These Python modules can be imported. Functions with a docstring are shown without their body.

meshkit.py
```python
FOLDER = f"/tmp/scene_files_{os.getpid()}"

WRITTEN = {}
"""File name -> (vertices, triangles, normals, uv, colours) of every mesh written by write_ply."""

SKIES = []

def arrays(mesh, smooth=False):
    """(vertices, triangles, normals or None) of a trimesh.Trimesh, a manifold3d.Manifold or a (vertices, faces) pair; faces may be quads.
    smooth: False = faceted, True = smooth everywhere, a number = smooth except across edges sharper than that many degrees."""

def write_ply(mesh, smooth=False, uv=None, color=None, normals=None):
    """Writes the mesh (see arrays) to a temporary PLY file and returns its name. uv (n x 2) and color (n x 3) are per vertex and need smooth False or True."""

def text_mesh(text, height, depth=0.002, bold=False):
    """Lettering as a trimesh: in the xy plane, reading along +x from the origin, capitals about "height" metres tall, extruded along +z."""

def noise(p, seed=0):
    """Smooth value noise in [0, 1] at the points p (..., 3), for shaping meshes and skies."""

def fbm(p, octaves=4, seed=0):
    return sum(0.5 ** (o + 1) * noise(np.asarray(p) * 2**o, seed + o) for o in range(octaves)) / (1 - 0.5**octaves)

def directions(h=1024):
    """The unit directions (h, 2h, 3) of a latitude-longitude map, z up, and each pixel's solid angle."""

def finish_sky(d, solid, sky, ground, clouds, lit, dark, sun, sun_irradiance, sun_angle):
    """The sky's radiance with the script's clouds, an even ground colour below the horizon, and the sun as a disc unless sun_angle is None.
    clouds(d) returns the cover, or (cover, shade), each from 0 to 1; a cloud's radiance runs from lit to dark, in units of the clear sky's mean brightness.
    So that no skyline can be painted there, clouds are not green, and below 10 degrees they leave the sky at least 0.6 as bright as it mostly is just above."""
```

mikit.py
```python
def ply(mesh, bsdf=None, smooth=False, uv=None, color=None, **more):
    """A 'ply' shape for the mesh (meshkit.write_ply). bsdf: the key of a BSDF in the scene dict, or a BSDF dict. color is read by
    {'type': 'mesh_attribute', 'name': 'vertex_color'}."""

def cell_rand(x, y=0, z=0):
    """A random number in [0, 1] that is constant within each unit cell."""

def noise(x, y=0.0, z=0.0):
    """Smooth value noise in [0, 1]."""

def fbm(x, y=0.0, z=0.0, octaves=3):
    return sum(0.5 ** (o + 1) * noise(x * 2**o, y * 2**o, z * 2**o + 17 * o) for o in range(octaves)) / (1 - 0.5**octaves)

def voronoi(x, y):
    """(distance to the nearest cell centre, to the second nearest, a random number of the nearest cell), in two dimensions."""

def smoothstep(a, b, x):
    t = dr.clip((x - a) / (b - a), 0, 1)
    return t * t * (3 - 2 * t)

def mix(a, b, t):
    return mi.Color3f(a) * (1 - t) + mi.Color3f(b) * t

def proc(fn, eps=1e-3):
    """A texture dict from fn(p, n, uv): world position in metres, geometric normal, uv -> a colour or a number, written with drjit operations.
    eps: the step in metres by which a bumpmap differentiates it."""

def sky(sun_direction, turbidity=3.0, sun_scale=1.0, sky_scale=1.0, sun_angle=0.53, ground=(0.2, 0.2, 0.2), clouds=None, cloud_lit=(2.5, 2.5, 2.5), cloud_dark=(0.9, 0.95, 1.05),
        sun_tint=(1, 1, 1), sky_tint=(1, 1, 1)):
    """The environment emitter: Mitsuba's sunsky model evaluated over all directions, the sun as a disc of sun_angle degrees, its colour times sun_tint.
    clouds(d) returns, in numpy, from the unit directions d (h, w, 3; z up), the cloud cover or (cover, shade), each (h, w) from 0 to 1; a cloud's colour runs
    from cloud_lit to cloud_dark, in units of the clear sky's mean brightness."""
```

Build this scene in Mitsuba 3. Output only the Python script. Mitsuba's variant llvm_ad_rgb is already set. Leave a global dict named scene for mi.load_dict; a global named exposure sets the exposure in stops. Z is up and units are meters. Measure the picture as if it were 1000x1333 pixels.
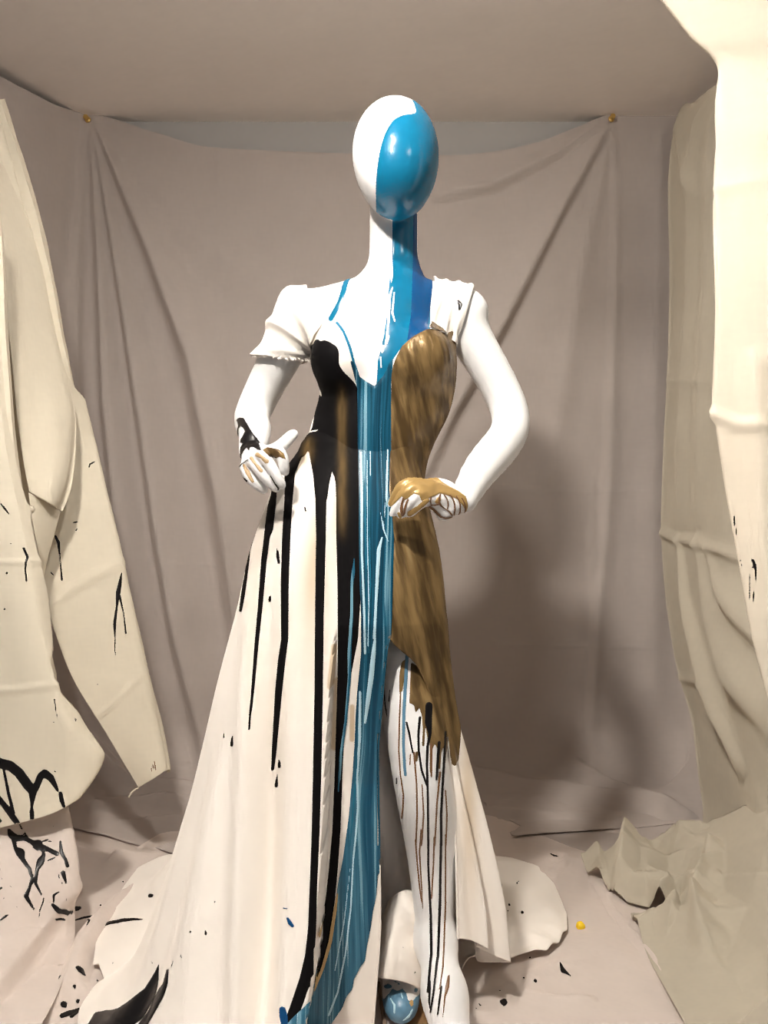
import math, random
import numpy as np, trimesh, shapely
import mitsuba as mi, drjit as dr
import mikit, meshkit
from mikit import noise, fbm, smoothstep, mix
from shapely.geometry import Polygon
from scipy.interpolate import PchipInterpolator, LinearNDInterpolator, CloughTocher2DInterpolator, CubicSpline
from scipy.ndimage import gaussian_filter

# ---------------------------------------------------------------- camera, light, exposure
scene, labels = {'type': 'scene'}, {}
T = mi.ScalarTransform4f
FOCAL = 1035.0                       # in pixels of the 1000 x 1333 frame
EYE = (0.0, 0.0, 1.0)
scene['camera'] = {'type': 'perspective', 'fov': math.degrees(2 * math.atan(500 / FOCAL)), 'fov_axis': 'x',
                   'to_world': T().look_at(origin=EYE, target=(0, 1, 1.0), up=(0, 0, 1)), 'near_clip': 0.05, 'far_clip': 50.0}
exposure = 0.45
scene['room_light'] = {'type': 'constant', 'radiance': {'type': 'rgb', 'value': [0.125, 0.116, 0.112]}}


def lamp_disc(name, at_, target, radius, rgb, label, snoot=0.03, mouth=None):
    """A round lamp: an emitting disc in a short black housing, facing its target."""
    d = np.subtract(target, at_) / np.linalg.norm(np.subtract(target, at_))
    to = T().look_at(origin=list(at_), target=list(target), up=(0, 0, 1))
    disc = trimesh.creation.cylinder(radius, 0.004, sections=40)
    m = np.array(to.matrix).reshape(4, 4) if hasattr(to, 'matrix') else np.array(to)
    disc.apply_transform(m)
    w = mouth or radius * 1.08
    house = trimesh.creation.revolve(np.array([[w, snoot], [w + 0.006, snoot], [w + 0.006, -0.10], [w * 0.6, -0.16], [0.0, -0.16], [0.0, -0.02], [w, -0.02], [w, snoot]]), sections=48)
    house.apply_transform(m)
    scene[name + '__bulb'] = mikit.ply(disc, 'lamp_glass', False, emitter={'type': 'area', 'radiance': {'type': 'rgb', 'value': list(rgb)}})
    scene[name + '__housing'] = mikit.ply(house, 'lamp_black', 40)
    labels[name] = {'label': label, 'category': 'lamp'}


def lamp_bulb(name, at_, radius, rgb, label):
    """A bare round bulb in a black socket on a cord."""
    b = trimesh.creation.icosphere(3, radius)
    b.apply_translation(at_)
    scene[name + '__bulb'] = mikit.ply(b, 'lamp_glass', True, emitter={'type': 'area', 'radiance': {'type': 'rgb', 'value': list(rgb)}})
    s = trimesh.creation.revolve(np.array([[0, 0], [0.018, 0], [0.02, 0.01], [0.018, 0.05], [0.008, 0.06], [0.003, 0.065], [0.003, 0.6], [0, 0.6]]), sections=24)
    s.apply_translation(np.add(at_, [0, 0, radius * 0.9]))
    scene[name + '__socket'] = mikit.ply(s, 'lamp_black', 40)
    labels[name] = {'label': label, 'category': 'lamp'}


def at(px, py, d):
    """The point at depth d seen in the photograph at a pixel."""
    return np.array([(px - 500) / FOCAL * d, d, 1.0 - (py - 666.5) / FOCAL * d])


def onfloor(px, py, z=0.0):
    d = (1.0 - z) * FOCAL / (py - 666.5)
    return np.array([(px - 500) / FOCAL * d, d, z])


# ---------------------------------------------------------------- materials
def rgb(*c):
    return {'type': 'rgb', 'value': list(c)}


def bsdf(name, color, rough=0.6, two=True, **kw):
    b = {'type': 'principled', 'base_color': color, 'roughness': rough, **kw}
    if two:
        b = {'type': 'twosided', 'bsdf': b}
    scene[name] = b


def cloth_color(base, amount=0.05, dirt=0.06, tint=(0.86, 0.80, 0.72)):
    base = mi.Color3f(*base)

    def fn(p, n, uv):
        a = fbm(p.x * 3.1 + p.y * 1.3, p.z * 3.3, p.y * 3.7, octaves=3)
        b = noise(p.x * 160 + p.y * 90, p.z * 40, p.y * 150) * 0.5 + noise(p.x * 40 + p.y * 30, p.z * 170, p.y * 40) * 0.5
        c = base * (1 + amount * (a - 0.5) * 2 + 0.05 * (b - 0.5))
        return c * (1 - dirt * smoothstep(0.55, 0.8, a)) if dirt else c
    return mikit.proc(fn)


scene['lamp_glass'] = {'type': 'diffuse', 'reflectance': rgb(0.8, 0.8, 0.8)}
bsdf('lamp_black', rgb(0.02, 0.02, 0.02), 0.5)
bsdf('plaster', cloth_color((0.76, 0.70, 0.65), 0.03, 0.04), 0.85)
bsdf('plaster_grey', rgb(0.44, 0.43, 0.42), 0.85)
bsdf('grey_cloth', cloth_color((0.47, 0.418, 0.39), 0.05, 0.05), 0.95, specular=0.1)
bsdf('floor_cloth_mat', cloth_color((0.63, 0.555, 0.51), 0.05, 0.06), 0.95, specular=0.1)
bsdf('cream_canvas', cloth_color((0.66, 0.605, 0.495), 0.03, 0.03), 0.95, specular=0.1)
bsdf('sage_cloth', cloth_color((0.475, 0.432, 0.352), 0.03, 0.03), 0.95, specular=0.1)
bsdf('white_canvas', cloth_color((0.68, 0.61, 0.505), 0.02, 0.02), 0.95, specular=0.1)
bsdf('mannequin_white', rgb(0.82, 0.82, 0.82), 0.28, specular=0.5)
bsdf('brass', rgb(0.75, 0.52, 0.18), 0.3, metallic=0.9)
bsdf('black_paint', rgb(0.006, 0.0055, 0.006), 0.3, specular=0.25)
bsdf('blue_paint', rgb(0.004, 0.125, 0.235), 0.22, specular=0.45)
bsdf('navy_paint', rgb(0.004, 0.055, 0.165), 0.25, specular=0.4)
bsdf('pale_blue_paint', rgb(0.42, 0.62, 0.72), 0.3)
bsdf('white_paint', rgb(0.85, 0.88, 0.9), 0.25)
bsdf('grey_blue_paint', rgb(0.10, 0.22, 0.33), 0.35)
bsdf('gold_hand', rgb(0.42, 0.27, 0.10), 0.32, metallic=0.3, specular=0.5)
bsdf('teal_paint', rgb(0.01, 0.12, 0.2), 0.25)
bsdf('brown_paint', rgb(0.17, 0.085, 0.04), 0.35)
bsdf('tan_paint', rgb(0.42, 0.29, 0.16), 0.5)
bsdf('yellow_plastic', rgb(0.85, 0.58, 0.02), 0.4)
bsdf('brown_gold', rgb(0.22, 0.13, 0.06), 0.35)
bsdf('wood', rgb(0.2, 0.14, 0.1), 0.7)


def gold_color(p, n, uv):
    s = fbm(p.x * 70 + p.z * 16, p.z * 9 - p.x * 6, p.y * 20, octaves=4)
    t = noise(p.x * 22 + p.z * 6, p.z * 5, 3.0)
    c = mix((0.085, 0.05, 0.018), (0.27, 0.175, 0.072), smoothstep(0.3, 0.68, s))
    return mix(c, (0.44, 0.32, 0.16), smoothstep(0.6, 0.85, s * 0.6 + t * 0.4))


bsdf('gold_paint', mikit.proc(gold_color), 0.42, metallic=0.35, specular=0.4)


def gold_bump(p, n, uv):
    return fbm(p.x * 60 + p.z * 16, p.z * 9 - p.x * 6, p.y * 18, octaves=4)


scene['gold_relief'] = {'type': 'twosided', 'bsdf': {'type': 'bumpmap', 'scale': 0.012, 'bump': mikit.proc(gold_bump),
                        'bsdf': {'type': 'principled', 'base_color': mikit.proc(gold_color), 'roughness': 0.4, 'metallic': 0.35, 'specular': 0.4}}}


def black_color(p, n, uv):
    g = dr.exp(-dr.square((p.x + 0.082 + 0.02 * (p.z - 1.2)) / 0.0085)) * smoothstep(0.93, 1.02, p.z) * (1 - smoothstep(1.2, 1.26, p.z))
    h = dr.exp(-dr.square((p.x + 0.15) / 0.012)) * smoothstep(1.08, 1.11, p.z) * (1 - smoothstep(1.13, 1.16, p.z))
    g = (g * 0.28 + h * 0.25) * (0.55 + 0.9 * noise(p.x * 160, p.z * 30, p.y * 60))
    return mix((0.005, 0.0045, 0.005), (0.30, 0.19, 0.07), dr.clip(g, 0, 1))


bsdf('black_gown_paint', mikit.proc(black_color), 0.6, specular=0.05)


def marble_color(p, n, uv):
    w = 0.012 * noise(p.x * 30, p.z * 7, 1.0) + 0.02 * noise(p.z * 2.2, 7.0)
    x = p.x + w
    s = fbm(x * 150, p.z * 2.6, 4.0, octaves=4)
    s2 = noise(x * 420, p.z * 5, 9.0)
    low = 1 - smoothstep(0.35, 0.8, p.z)
    c = mix((0.004, 0.036, 0.068), (0.010, 0.085, 0.145), smoothstep(0.35, 0.6, s))
    c = mix(c, mix((0.010, 0.075, 0.14), (0.06, 0.19, 0.28), smoothstep(0.3, 0.7, s)), low * 0.8)
    c = mix(c, (0.17, 0.34, 0.43), smoothstep(0.60, 0.70, s) * 0.85)
    return mix(c, (0.50, 0.68, 0.76), smoothstep(0.86, 0.93, s2) * smoothstep(0.45, 0.6, s) * 0.8)


bsdf('marbled_blue', mikit.proc(marble_color), 0.33, specular=0.22)


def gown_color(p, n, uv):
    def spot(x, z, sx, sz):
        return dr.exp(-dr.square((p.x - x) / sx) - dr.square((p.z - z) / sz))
    tan = (spot(-0.125, 0.90, 0.02, 0.10) * 0.55 + spot(-0.085, 0.99, 0.012, 0.08) * 0.5 + spot(-0.13, 0.80, 0.03, 0.14) * 0.35 + spot(-0.245, 0.8, 0.02, 0.25) * 0.22  # airbrushed gold haze; brownish tint by the left outline is shading painted in
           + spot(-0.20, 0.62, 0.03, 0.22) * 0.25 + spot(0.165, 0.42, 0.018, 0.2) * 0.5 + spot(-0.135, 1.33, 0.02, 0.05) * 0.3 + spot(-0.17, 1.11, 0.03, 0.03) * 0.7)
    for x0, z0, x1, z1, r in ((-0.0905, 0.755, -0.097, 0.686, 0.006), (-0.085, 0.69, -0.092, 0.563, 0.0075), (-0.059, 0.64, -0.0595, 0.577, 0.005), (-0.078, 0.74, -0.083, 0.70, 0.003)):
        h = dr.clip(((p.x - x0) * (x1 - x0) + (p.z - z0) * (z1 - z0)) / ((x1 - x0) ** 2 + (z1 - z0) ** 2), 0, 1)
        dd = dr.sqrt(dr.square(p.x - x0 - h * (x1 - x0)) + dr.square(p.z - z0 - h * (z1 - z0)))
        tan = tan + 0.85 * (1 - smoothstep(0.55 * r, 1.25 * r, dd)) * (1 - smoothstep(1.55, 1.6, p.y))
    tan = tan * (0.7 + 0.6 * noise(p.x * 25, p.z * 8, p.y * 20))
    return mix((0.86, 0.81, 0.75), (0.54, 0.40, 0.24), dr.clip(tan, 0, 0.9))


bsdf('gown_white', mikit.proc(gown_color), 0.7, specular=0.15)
bsdf('gold_wash', rgb(0.46, 0.31, 0.14), 0.5, specular=0.3)
bsdf('strap_white', rgb(0.85, 0.81, 0.76), 0.75, specular=0.15)


# ---------------------------------------------------------------- mesh helpers
def put(key, mesh, mat, smooth=True, label=None, cat=None, kind=None, group=None):
    base, n = key, 0
    while key in scene:
        n += 1
        key = f'{base}_{n:03d}'
    scene[key] = mikit.ply(mesh, mat, smooth)
    d = {k: v for k, v in dict(label=label, category=cat, kind=kind, group=group).items() if v}
    if d:
        labels[key] = d
    return key


def vertex_normals(V, F):
    n = np.zeros_like(V)
    fn = np.cross(V[F[:, 1]] - V[F[:, 0]], V[F[:, 2]] - V[F[:, 0]])
    for k in range(3):
        np.add.at(n, F[:, k], fn)
    return n / np.maximum(np.linalg.norm(n, axis=1, keepdims=True), 1e-12)


def clip(A, F, f):
    """The part of a triangle mesh where the vertex field f is positive, cut exactly; A holds all columns of the vertices."""
    p = f > 0
    c = p[F].sum(1)
    out, A2, base = [F[c == 3]], [A], len(A)

    def cut(i, j):
        t = (f[i] / (f[i] - f[j]))[:, None]
        return A[i] * (1 - t) + A[j] * t
    for want in (1, 2):
        G = F[c == want]
        if not len(G):
            continue
        odd = p[G] if want == 1 else ~p[G]
        k = odd.argmax(1)
        r = np.arange(len(G))
        a, b, d = G[r, k], G[r, (k + 1) % 3], G[r, (k + 2) % 3]
        P, Q = cut(a, b), cut(a, d)
        ip, iq = base + r, base + len(G) + r
        A2 += [P, Q]
        base += 2 * len(G)
        out += [np.c_[a, ip, iq]] if want == 1 else [np.c_[ip, b, d], np.c_[ip, d, iq]]
    A2, F2 = np.vstack(A2), np.vstack(out)
    key = np.round(A2[:, :3] * 1e6).astype(np.int64)
    used = np.unique(F2)
    _, first, inv = np.unique(key[used], axis=0, return_index=True, return_inverse=True)
    remap = np.zeros(len(A2), int)
    remap[used] = inv.ravel()
    F2 = remap[F2]
    ok = (F2[:, 0] != F2[:, 1]) & (F2[:, 1] != F2[:, 2]) & (F2[:, 0] != F2[:, 2])
    return A2[used[first]], F2[ok]


def outline(q):
    """A polygon of an outline, or of an outline followed by holes."""
    return Polygon(q) if len(np.shape(q[0])) == 1 else Polygon(q[0], q[1:])


def signed(polys, xy):
    """Signed distance of points to the union of polygons, positive inside."""
    g = shapely.union_all([outline(q).buffer(0) for q in polys])
    pts = shapely.points(xy)
    shapely.prepare(g)
    d = shapely.distance(pts, g.boundary)
    return np.where(shapely.contains(g, pts), d, -d)


def shell(V, F, polys, offset, front=None, edge=0.004, base=0.0002, also=None, plane=(0, 2), noise_amp=0.0, thick=0.0):
    """A layer over part of a surface: where the surface, seen along y, lies inside the polygons."""
    N = vertex_normals(V, F)
    lo, hi = np.min([np.min(q, 0) for q in polys], 0) - 0.02, np.max([np.max(q, 0) for q in polys], 0) + 0.02
    P2 = V[:, list(plane)]
    near = ((P2 > lo) & (P2 < hi)).all(1)
    f = np.full(len(V), -1.0)
    f[near] = signed(polys, P2[near])
    if front is not None:
        f = np.minimum(f, (front - V[:, 1]))
    if also is not None:
        f = np.minimum(f, also(V))
    A, F2 = clip(np.c_[V, N, f], F, f)
    off = base + (offset - base) * np.clip(A[:, 6] / edge, 0, 1)
    if noise_amp:
        off = off + noise_amp * meshkit.fbm(A[:, :3] * [25, 25, 14], 3, 3) * np.clip(A[:, 6] / 0.02, 0, 1)
    n = A[:, 3:6] / np.linalg.norm(A[:, 3:6], axis=1, keepdims=True)
    V2 = A[:, :3] + n * off[:, None]
    return V2, F2


class Target:
    """A surface that paint is laid on: rays are cast at it."""
    def __init__(self, *meshes):
        self.sc = mi.load_dict({'type': 'scene', **{f's{i}': mikit.ply(trimesh.Trimesh(v, f, process=False), None, True) for i, (v, f) in enumerate(meshes)}})

    def cast(self, o, d):
        r = mi.Ray3f(mi.Point3f(*np.ascontiguousarray(o.T, dtype=np.float32)), mi.Vector3f(*np.ascontiguousarray(np.broadcast_to(d, o.shape).T, dtype=np.float32)))
        si = self.sc.ray_intersect(r)
        return np.array(si.is_valid()), np.array(si.p).T.reshape(-1, 3), np.array(si.sh_frame.n).T.reshape(-1, 3)


def patch(target, polys, h=0.004, lift=0.0006, bead=0.0012, plane='xz', start=0.3):
    """Wet paint on a target: polygons in a plane (metres) laid onto the surface along that plane's normal, raised into a bead."""
    VV, FF, base = [], [], 0
    for q in polys:
        box = np.array(outline(q).bounds)
        lo, hi = box[:2] - 1.5 * h, box[2:] + 1.5 * h
        nx, ny = np.maximum(np.ceil((hi - lo) / h).astype(int), 2)
        gx, gy = np.meshgrid(np.linspace(lo[0], hi[0], nx + 1), np.linspace(lo[1], hi[1], ny + 1), indexing='ij')
        P = np.c_[gx.ravel(), gy.ravel()]
        idx = np.arange((nx + 1) * (ny + 1)).reshape(nx + 1, ny + 1)
        a, b, c, d = idx[:-1, :-1].ravel(), idx[1:, :-1].ravel(), idx[1:, 1:].ravel(), idx[:-1, 1:].ravel()
        F = np.vstack([np.c_[a, b, c], np.c_[a, c, d]])
        f = signed([q], P)
        A, F = clip(np.c_[P, np.zeros(len(P)), f], F, f)
        if not len(F):
            continue
        if plane == 'xz':
            o, dv = np.c_[A[:, 0], np.full(len(A), start), A[:, 1]], np.array([0, 1.0, 0])
        else:
            o, dv = np.c_[A[:, 0], A[:, 1], np.full(len(A), start)], np.array([0, 0, -1.0])
        ok, p, n = target.cast(o, dv)
        n = np.where((n @ dv)[:, None] > 0, -n, n)
        V = p + n * (lift + bead * np.sqrt(np.clip(A[:, 3] / (1.6 * h), 0, 1)))[:, None]
        F = F[ok[F].all(1)]
        if not len(F):
            continue
        e = np.max([np.linalg.norm(p[F[:, i]] - p[F[:, j]], axis=1) for i, j in ((0, 1), (1, 2), (2, 0))], 0)
        F = F[e < max(0.03, 6 * h)]
        # the front faces the onlooker
        fn = np.cross(V[F[:, 1]] - V[F[:, 0]], V[F[:, 2]] - V[F[:, 0]]) @ dv
        F = np.where((fn > 0)[:, None], F[:, ::-1], F)
        VV.append(V)
        FF.append(F + base)
        base += len(V)
    if not VV:
        return None
    V, F = np.vstack(VV), np.vstack(FF)
    used, inv = np.unique(F, return_inverse=True)
    return trimesh.Trimesh(V[used], inv.reshape(-1, 3), process=False)


def grid_faces(nu, nv):
    idx = np.arange(nu * nv).reshape(nv, nu)
    a, b, c, d = idx[:-1, :-1].ravel(), idx[:-1, 1:].ravel(), idx[1:, 1:].ravel(), idx[1:, :-1].ravel()
    return np.vstack([np.c_[a, b, c], np.c_[a, c, d]])


def thicken(V, F, t, face=None):
    """A sheet of cloth with real thickness: back face and a closed rim. face: a direction that its front looks to."""
    N = vertex_normals(V, F)
    if face is not None and (N * np.asarray(face, float)).sum(1).mean() < 0:
        F, N = F[:, ::-1], -N
    n = len(V)
    E = np.vstack([F[:, [0, 1]], F[:, [1, 2]], F[:, [2, 0]]])
    key = np.sort(E, 1)
    _, inv, cnt = np.unique(key, axis=0, return_inverse=True, return_counts=True)
    B = E[cnt[inv.ravel()] == 1]
    rim = np.vstack([np.c_[B[:, 1], B[:, 0], B[:, 0] + n], np.c_[B[:, 1], B[:, 0] + n, B[:, 1] + n]])
    return trimesh.Trimesh(np.vstack([V, V - N * t]), np.vstack([F, F[:, ::-1] + n, rim]), process=False)


def spline_net(rows, nu, nv):
    """A smooth sheet through rows of control points (rows x columns x 3)."""
    R = np.asarray(rows, float)
    t = np.linspace(0, 1, R.shape[0])
    V = PchipInterpolator(t, R, axis=0)(np.linspace(0, 1, nv))
    s = np.linspace(0, 1, R.shape[1])
    V = PchipInterpolator(s, V, axis=1)(np.linspace(0, 1, nu))
    return V  # nv x nu x 3


def line_dist(P, line):
    """Signed distance (left of the line positive) and position along it (0..1) for 2-D points."""
    line = np.asarray(line, float)
    best, sgn, pos = np.full(len(P), 1e9), np.zeros(len(P)), np.zeros(len(P))
    L = np.r_[0, np.cumsum(np.linalg.norm(np.diff(line, axis=0), axis=1))]
    for i in range(len(line) - 1):
        a, b = line[i], line[i + 1]
        ab = b - a
        t = np.clip(((P - a) @ ab) / (ab @ ab), 0, 1)
        d = P - (a + t[:, None] * ab)
        dist = np.linalg.norm(d, axis=1)
        s = np.sign(ab[0] * (P[:, 1] - a[1]) - ab[1] * (P[:, 0] - a[0]))
        m = dist < best
        best[m], sgn[m], pos[m] = dist[m], s[m], (L[i] + t[m] * np.linalg.norm(ab)) / L[-1]
    return best * np.where(sgn == 0, 1, sgn), pos


def ridge(P, line, amp, wl, wr, grow=0.25, sharp=False):
    """A fold along a line: height amp, width wl on its left and wr on its right; it opens from its first point."""
    d, t = line_dist(P, line)
    g = grow + (1 - grow) * np.clip(t * 1.6, 0, 1)
    w = np.where(d > 0, wl, wr) * g
    x = np.abs(d) / w
    prof = np.clip(1 - x, 0, 1) if sharp else np.exp(-x * x)
    fade = np.clip((1 - t) / 0.25, 0, 1) ** 0.5 if not sharp else 1 - 0.7 * t
    return amp * g * prof * fade


def surface_nets(D, lo, h):
    """The zero surface of a sampled distance field as a closed smooth mesh."""
    S = D < 0
    nx, ny, nz = D.shape
    corners = [(i, j, k) for i in (0, 1) for j in (0, 1) for k in (0, 1)]
    sl = lambda c: D[c[0]:nx - 1 + c[0], c[1]:ny - 1 + c[1], c[2]:nz - 1 + c[2]]
    cnt = sum((sl(c) < 0).astype(np.int8) for c in corners)
    cells = np.argwhere((cnt > 0) & (cnt < 8))
    index = np.full((nx - 1, ny - 1, nz - 1), -1, np.int64)
    index[tuple(cells.T)] = np.arange(len(cells))
    vals = np.stack([D[cells[:, 0] + c[0], cells[:, 1] + c[1], cells[:, 2] + c[2]] for c in corners], 1)
    acc, num = np.zeros((len(cells), 3)), np.zeros(len(cells))
    for a in range(8):
        for b in range(a + 1, 8):
            ca, cb = np.array(corners[a]), np.array(corners[b])
            if np.abs(ca - cb).sum() != 1:
                continue
            va, vb = vals[:, a], vals[:, b]
            m = (va < 0) != (vb < 0)
            t = np.where(m, va / np.where(m, va - vb, 1), 0)
            acc[m] += (ca + t[:, None] * (cb - ca))[m]
            num[m] += 1
    V = (cells + acc / num[:, None]) * h + lo
    quads = []
    for ax in range(3):
        o1, o2 = [(1, 2), (2, 0), (0, 1)][ax]
        a = S[tuple(slice(0, -1) if k == ax else slice(1, -1) for k in range(3))]
        b = S[tuple(slice(1, None) if k == ax else slice(1, -1) for k in range(3))]
        for flip, m in ((False, a & ~b), (True, ~a & b)):
            q = np.argwhere(m)
            base = q.copy()
            for k in range(3):
                if k != ax:
                    base[:, k] += 1
            e1, e2 = np.eye(3, dtype=int)[o1], np.eye(3, dtype=int)[o2]
            c = [index[tuple((base - x).T)] for x in (0 * e1, e1, e1 + e2, e2)]
            Q = np.stack(c, 1)
            quads.append(Q[:, ::-1] if flip else Q)
    Q = np.vstack(quads)
    F = np.vstack([Q[:, [0, 1, 2]], Q[:, [0, 2, 3]]])
    return V, F


def laplace(V, F, n, lam=0.5):
    E = np.vstack([F[:, [0, 1]], F[:, [1, 2]], F[:, [2, 0]]])
    E = np.unique(np.sort(E, 1), axis=0)
    deg = np.bincount(E.ravel(), minlength=len(V))[:, None]
    for i in range(n):
        for l in (lam, -lam * 1.04):
            S = np.zeros_like(V)
            np.add.at(S, E[:, 0], V[E[:, 1]])
            np.add.at(S, E[:, 1], V[E[:, 0]])
            V = V + l * (S / np.maximum(deg, 1) - V)
    return V


class Field:
    def __init__(self, lo, hi, h):
        self.lo, self.h = np.asarray(lo, float), h
        n = np.ceil((np.asarray(hi) - lo) / h).astype(int) + 1
        self.ax = [self.lo[k] + h * np.arange(n[k]) for k in range(3)]
        self.D = np.full(n, 0.2, np.float32)

    def add(self, lo, hi, fn, k):
        m = 0.02 + k
        s = [np.searchsorted(self.ax[i], (lo[i] - m, hi[i] + m)) for i in range(3)]
        sl = tuple(slice(a, b) for a, b in s)
        X = np.meshgrid(*[self.ax[i][sl[i]] for i in range(3)], indexing='ij', sparse=True)
        d = fn(*X)
        o = self.D[sl]
        hh = np.maximum(k - np.abs(o - d), 0) / k
        self.D[sl] = np.minimum(o, d) - hh * hh * k * 0.25

    def ball(self, c, r, k=0.03, rot=None):
        c, r = np.asarray(c, float), np.broadcast_to(np.asarray(r, float), 3)

        def fn(x, y, z):
            q = [x - c[0], y - c[1], z - c[2]]
            if rot is not None:
                q = [sum(rot[i][j] * q[i] for i in range(3)) for j in range(3)]
            k0 = np.sqrt(sum((q[i] / r[i]) ** 2 for i in range(3)))
            k1 = np.sqrt(sum((q[i] / r[i] ** 2) ** 2 for i in range(3)))
            return k0 * (k0 - 1) / np.maximum(k1, 1e-9)
        R = max(r)
        self.add(c - R, c + R, fn, k)

    def cone(self, a, b, ra, rb, k=0.02):
        a, b = np.asarray(a, float), np.asarray(b, float)
        ba = b - a
        l2 = ba @ ba

        def fn(x, y, z):
            t = np.clip(((x - a[0]) * ba[0] + (y - a[1]) * ba[1] + (z - a[2]) * ba[2]) / l2, 0, 1)
            return np.sqrt((x - a[0] - t * ba[0]) ** 2 + (y - a[1] - t * ba[1]) ** 2 + (z - a[2] - t * ba[2]) ** 2) - (ra + t * (rb - ra))
        R = max(ra, rb)
        self.add(np.minimum(a, b) - R, np.maximum(a, b) + R, fn, k)

    def chain(self, pts, radii, k=0.02):
        for i in range(len(pts) - 1):
            self.cone(pts[i], pts[i + 1], radii[i], radii[i + 1], k)

    def limb(self, pts, radii, k=0.02, n=5):
        pts, t = np.asarray(pts, float), np.arange(len(pts))
        u = np.linspace(0, len(pts) - 1, n * (len(pts) - 1) + 1)
        q, r = CubicSpline(t, pts)(u), PchipInterpolator(t, radii)(u)
        for i in range(len(u) - 1):
            self.cone(q[i], q[i + 1], r[i], r[i + 1], k if i == 0 else 0.008)

    def mesh(self, smooth=2):
        V, F = surface_nets(self.D, self.lo, self.h)
        return laplace(V, F, smooth), F

# ---------------------------------------------------------------- accent lamps in front of the booth, and an added fill bulb
lamp_disc('spot_lamp', (-0.46, 0.3, 2.36), (-0.02, 1.6, 0.80), 0.075, (670, 621, 558), 'round black accent lamp hung in front of the booth, nearer its middle', 0.13, 0.12)
lamp_disc('spot_lamp_001', (0.95, 0.45, 2.3), (1.1, 1.6, 1.2), 0.09, (34, 31, 26), 'larger round black accent lamp hung in front of the booth by the bright canvas')
lamp_bulb('fill_bulb', (-0.12, 0.98, 2.2), 0.035, (620, 576, 523), 'unseen bare bulb on a cord, added above the booth front as fill light')  # out-of-view fill bulb, added to brighten the ceiling and shade under the chin
labels['spot_lamp']['group'] = labels['spot_lamp_001']['group'] = 'accent lamps in front of the booth'

# ---------------------------------------------------------------- the booth
def slab(key, lo, hi, mat, label):
    lo, hi = np.asarray(lo, float), np.asarray(hi, float)
    m = trimesh.creation.box(hi - lo)
    m.apply_translation((lo + hi) / 2)
    put(key, m, mat, False, label, kind='structure')


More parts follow.
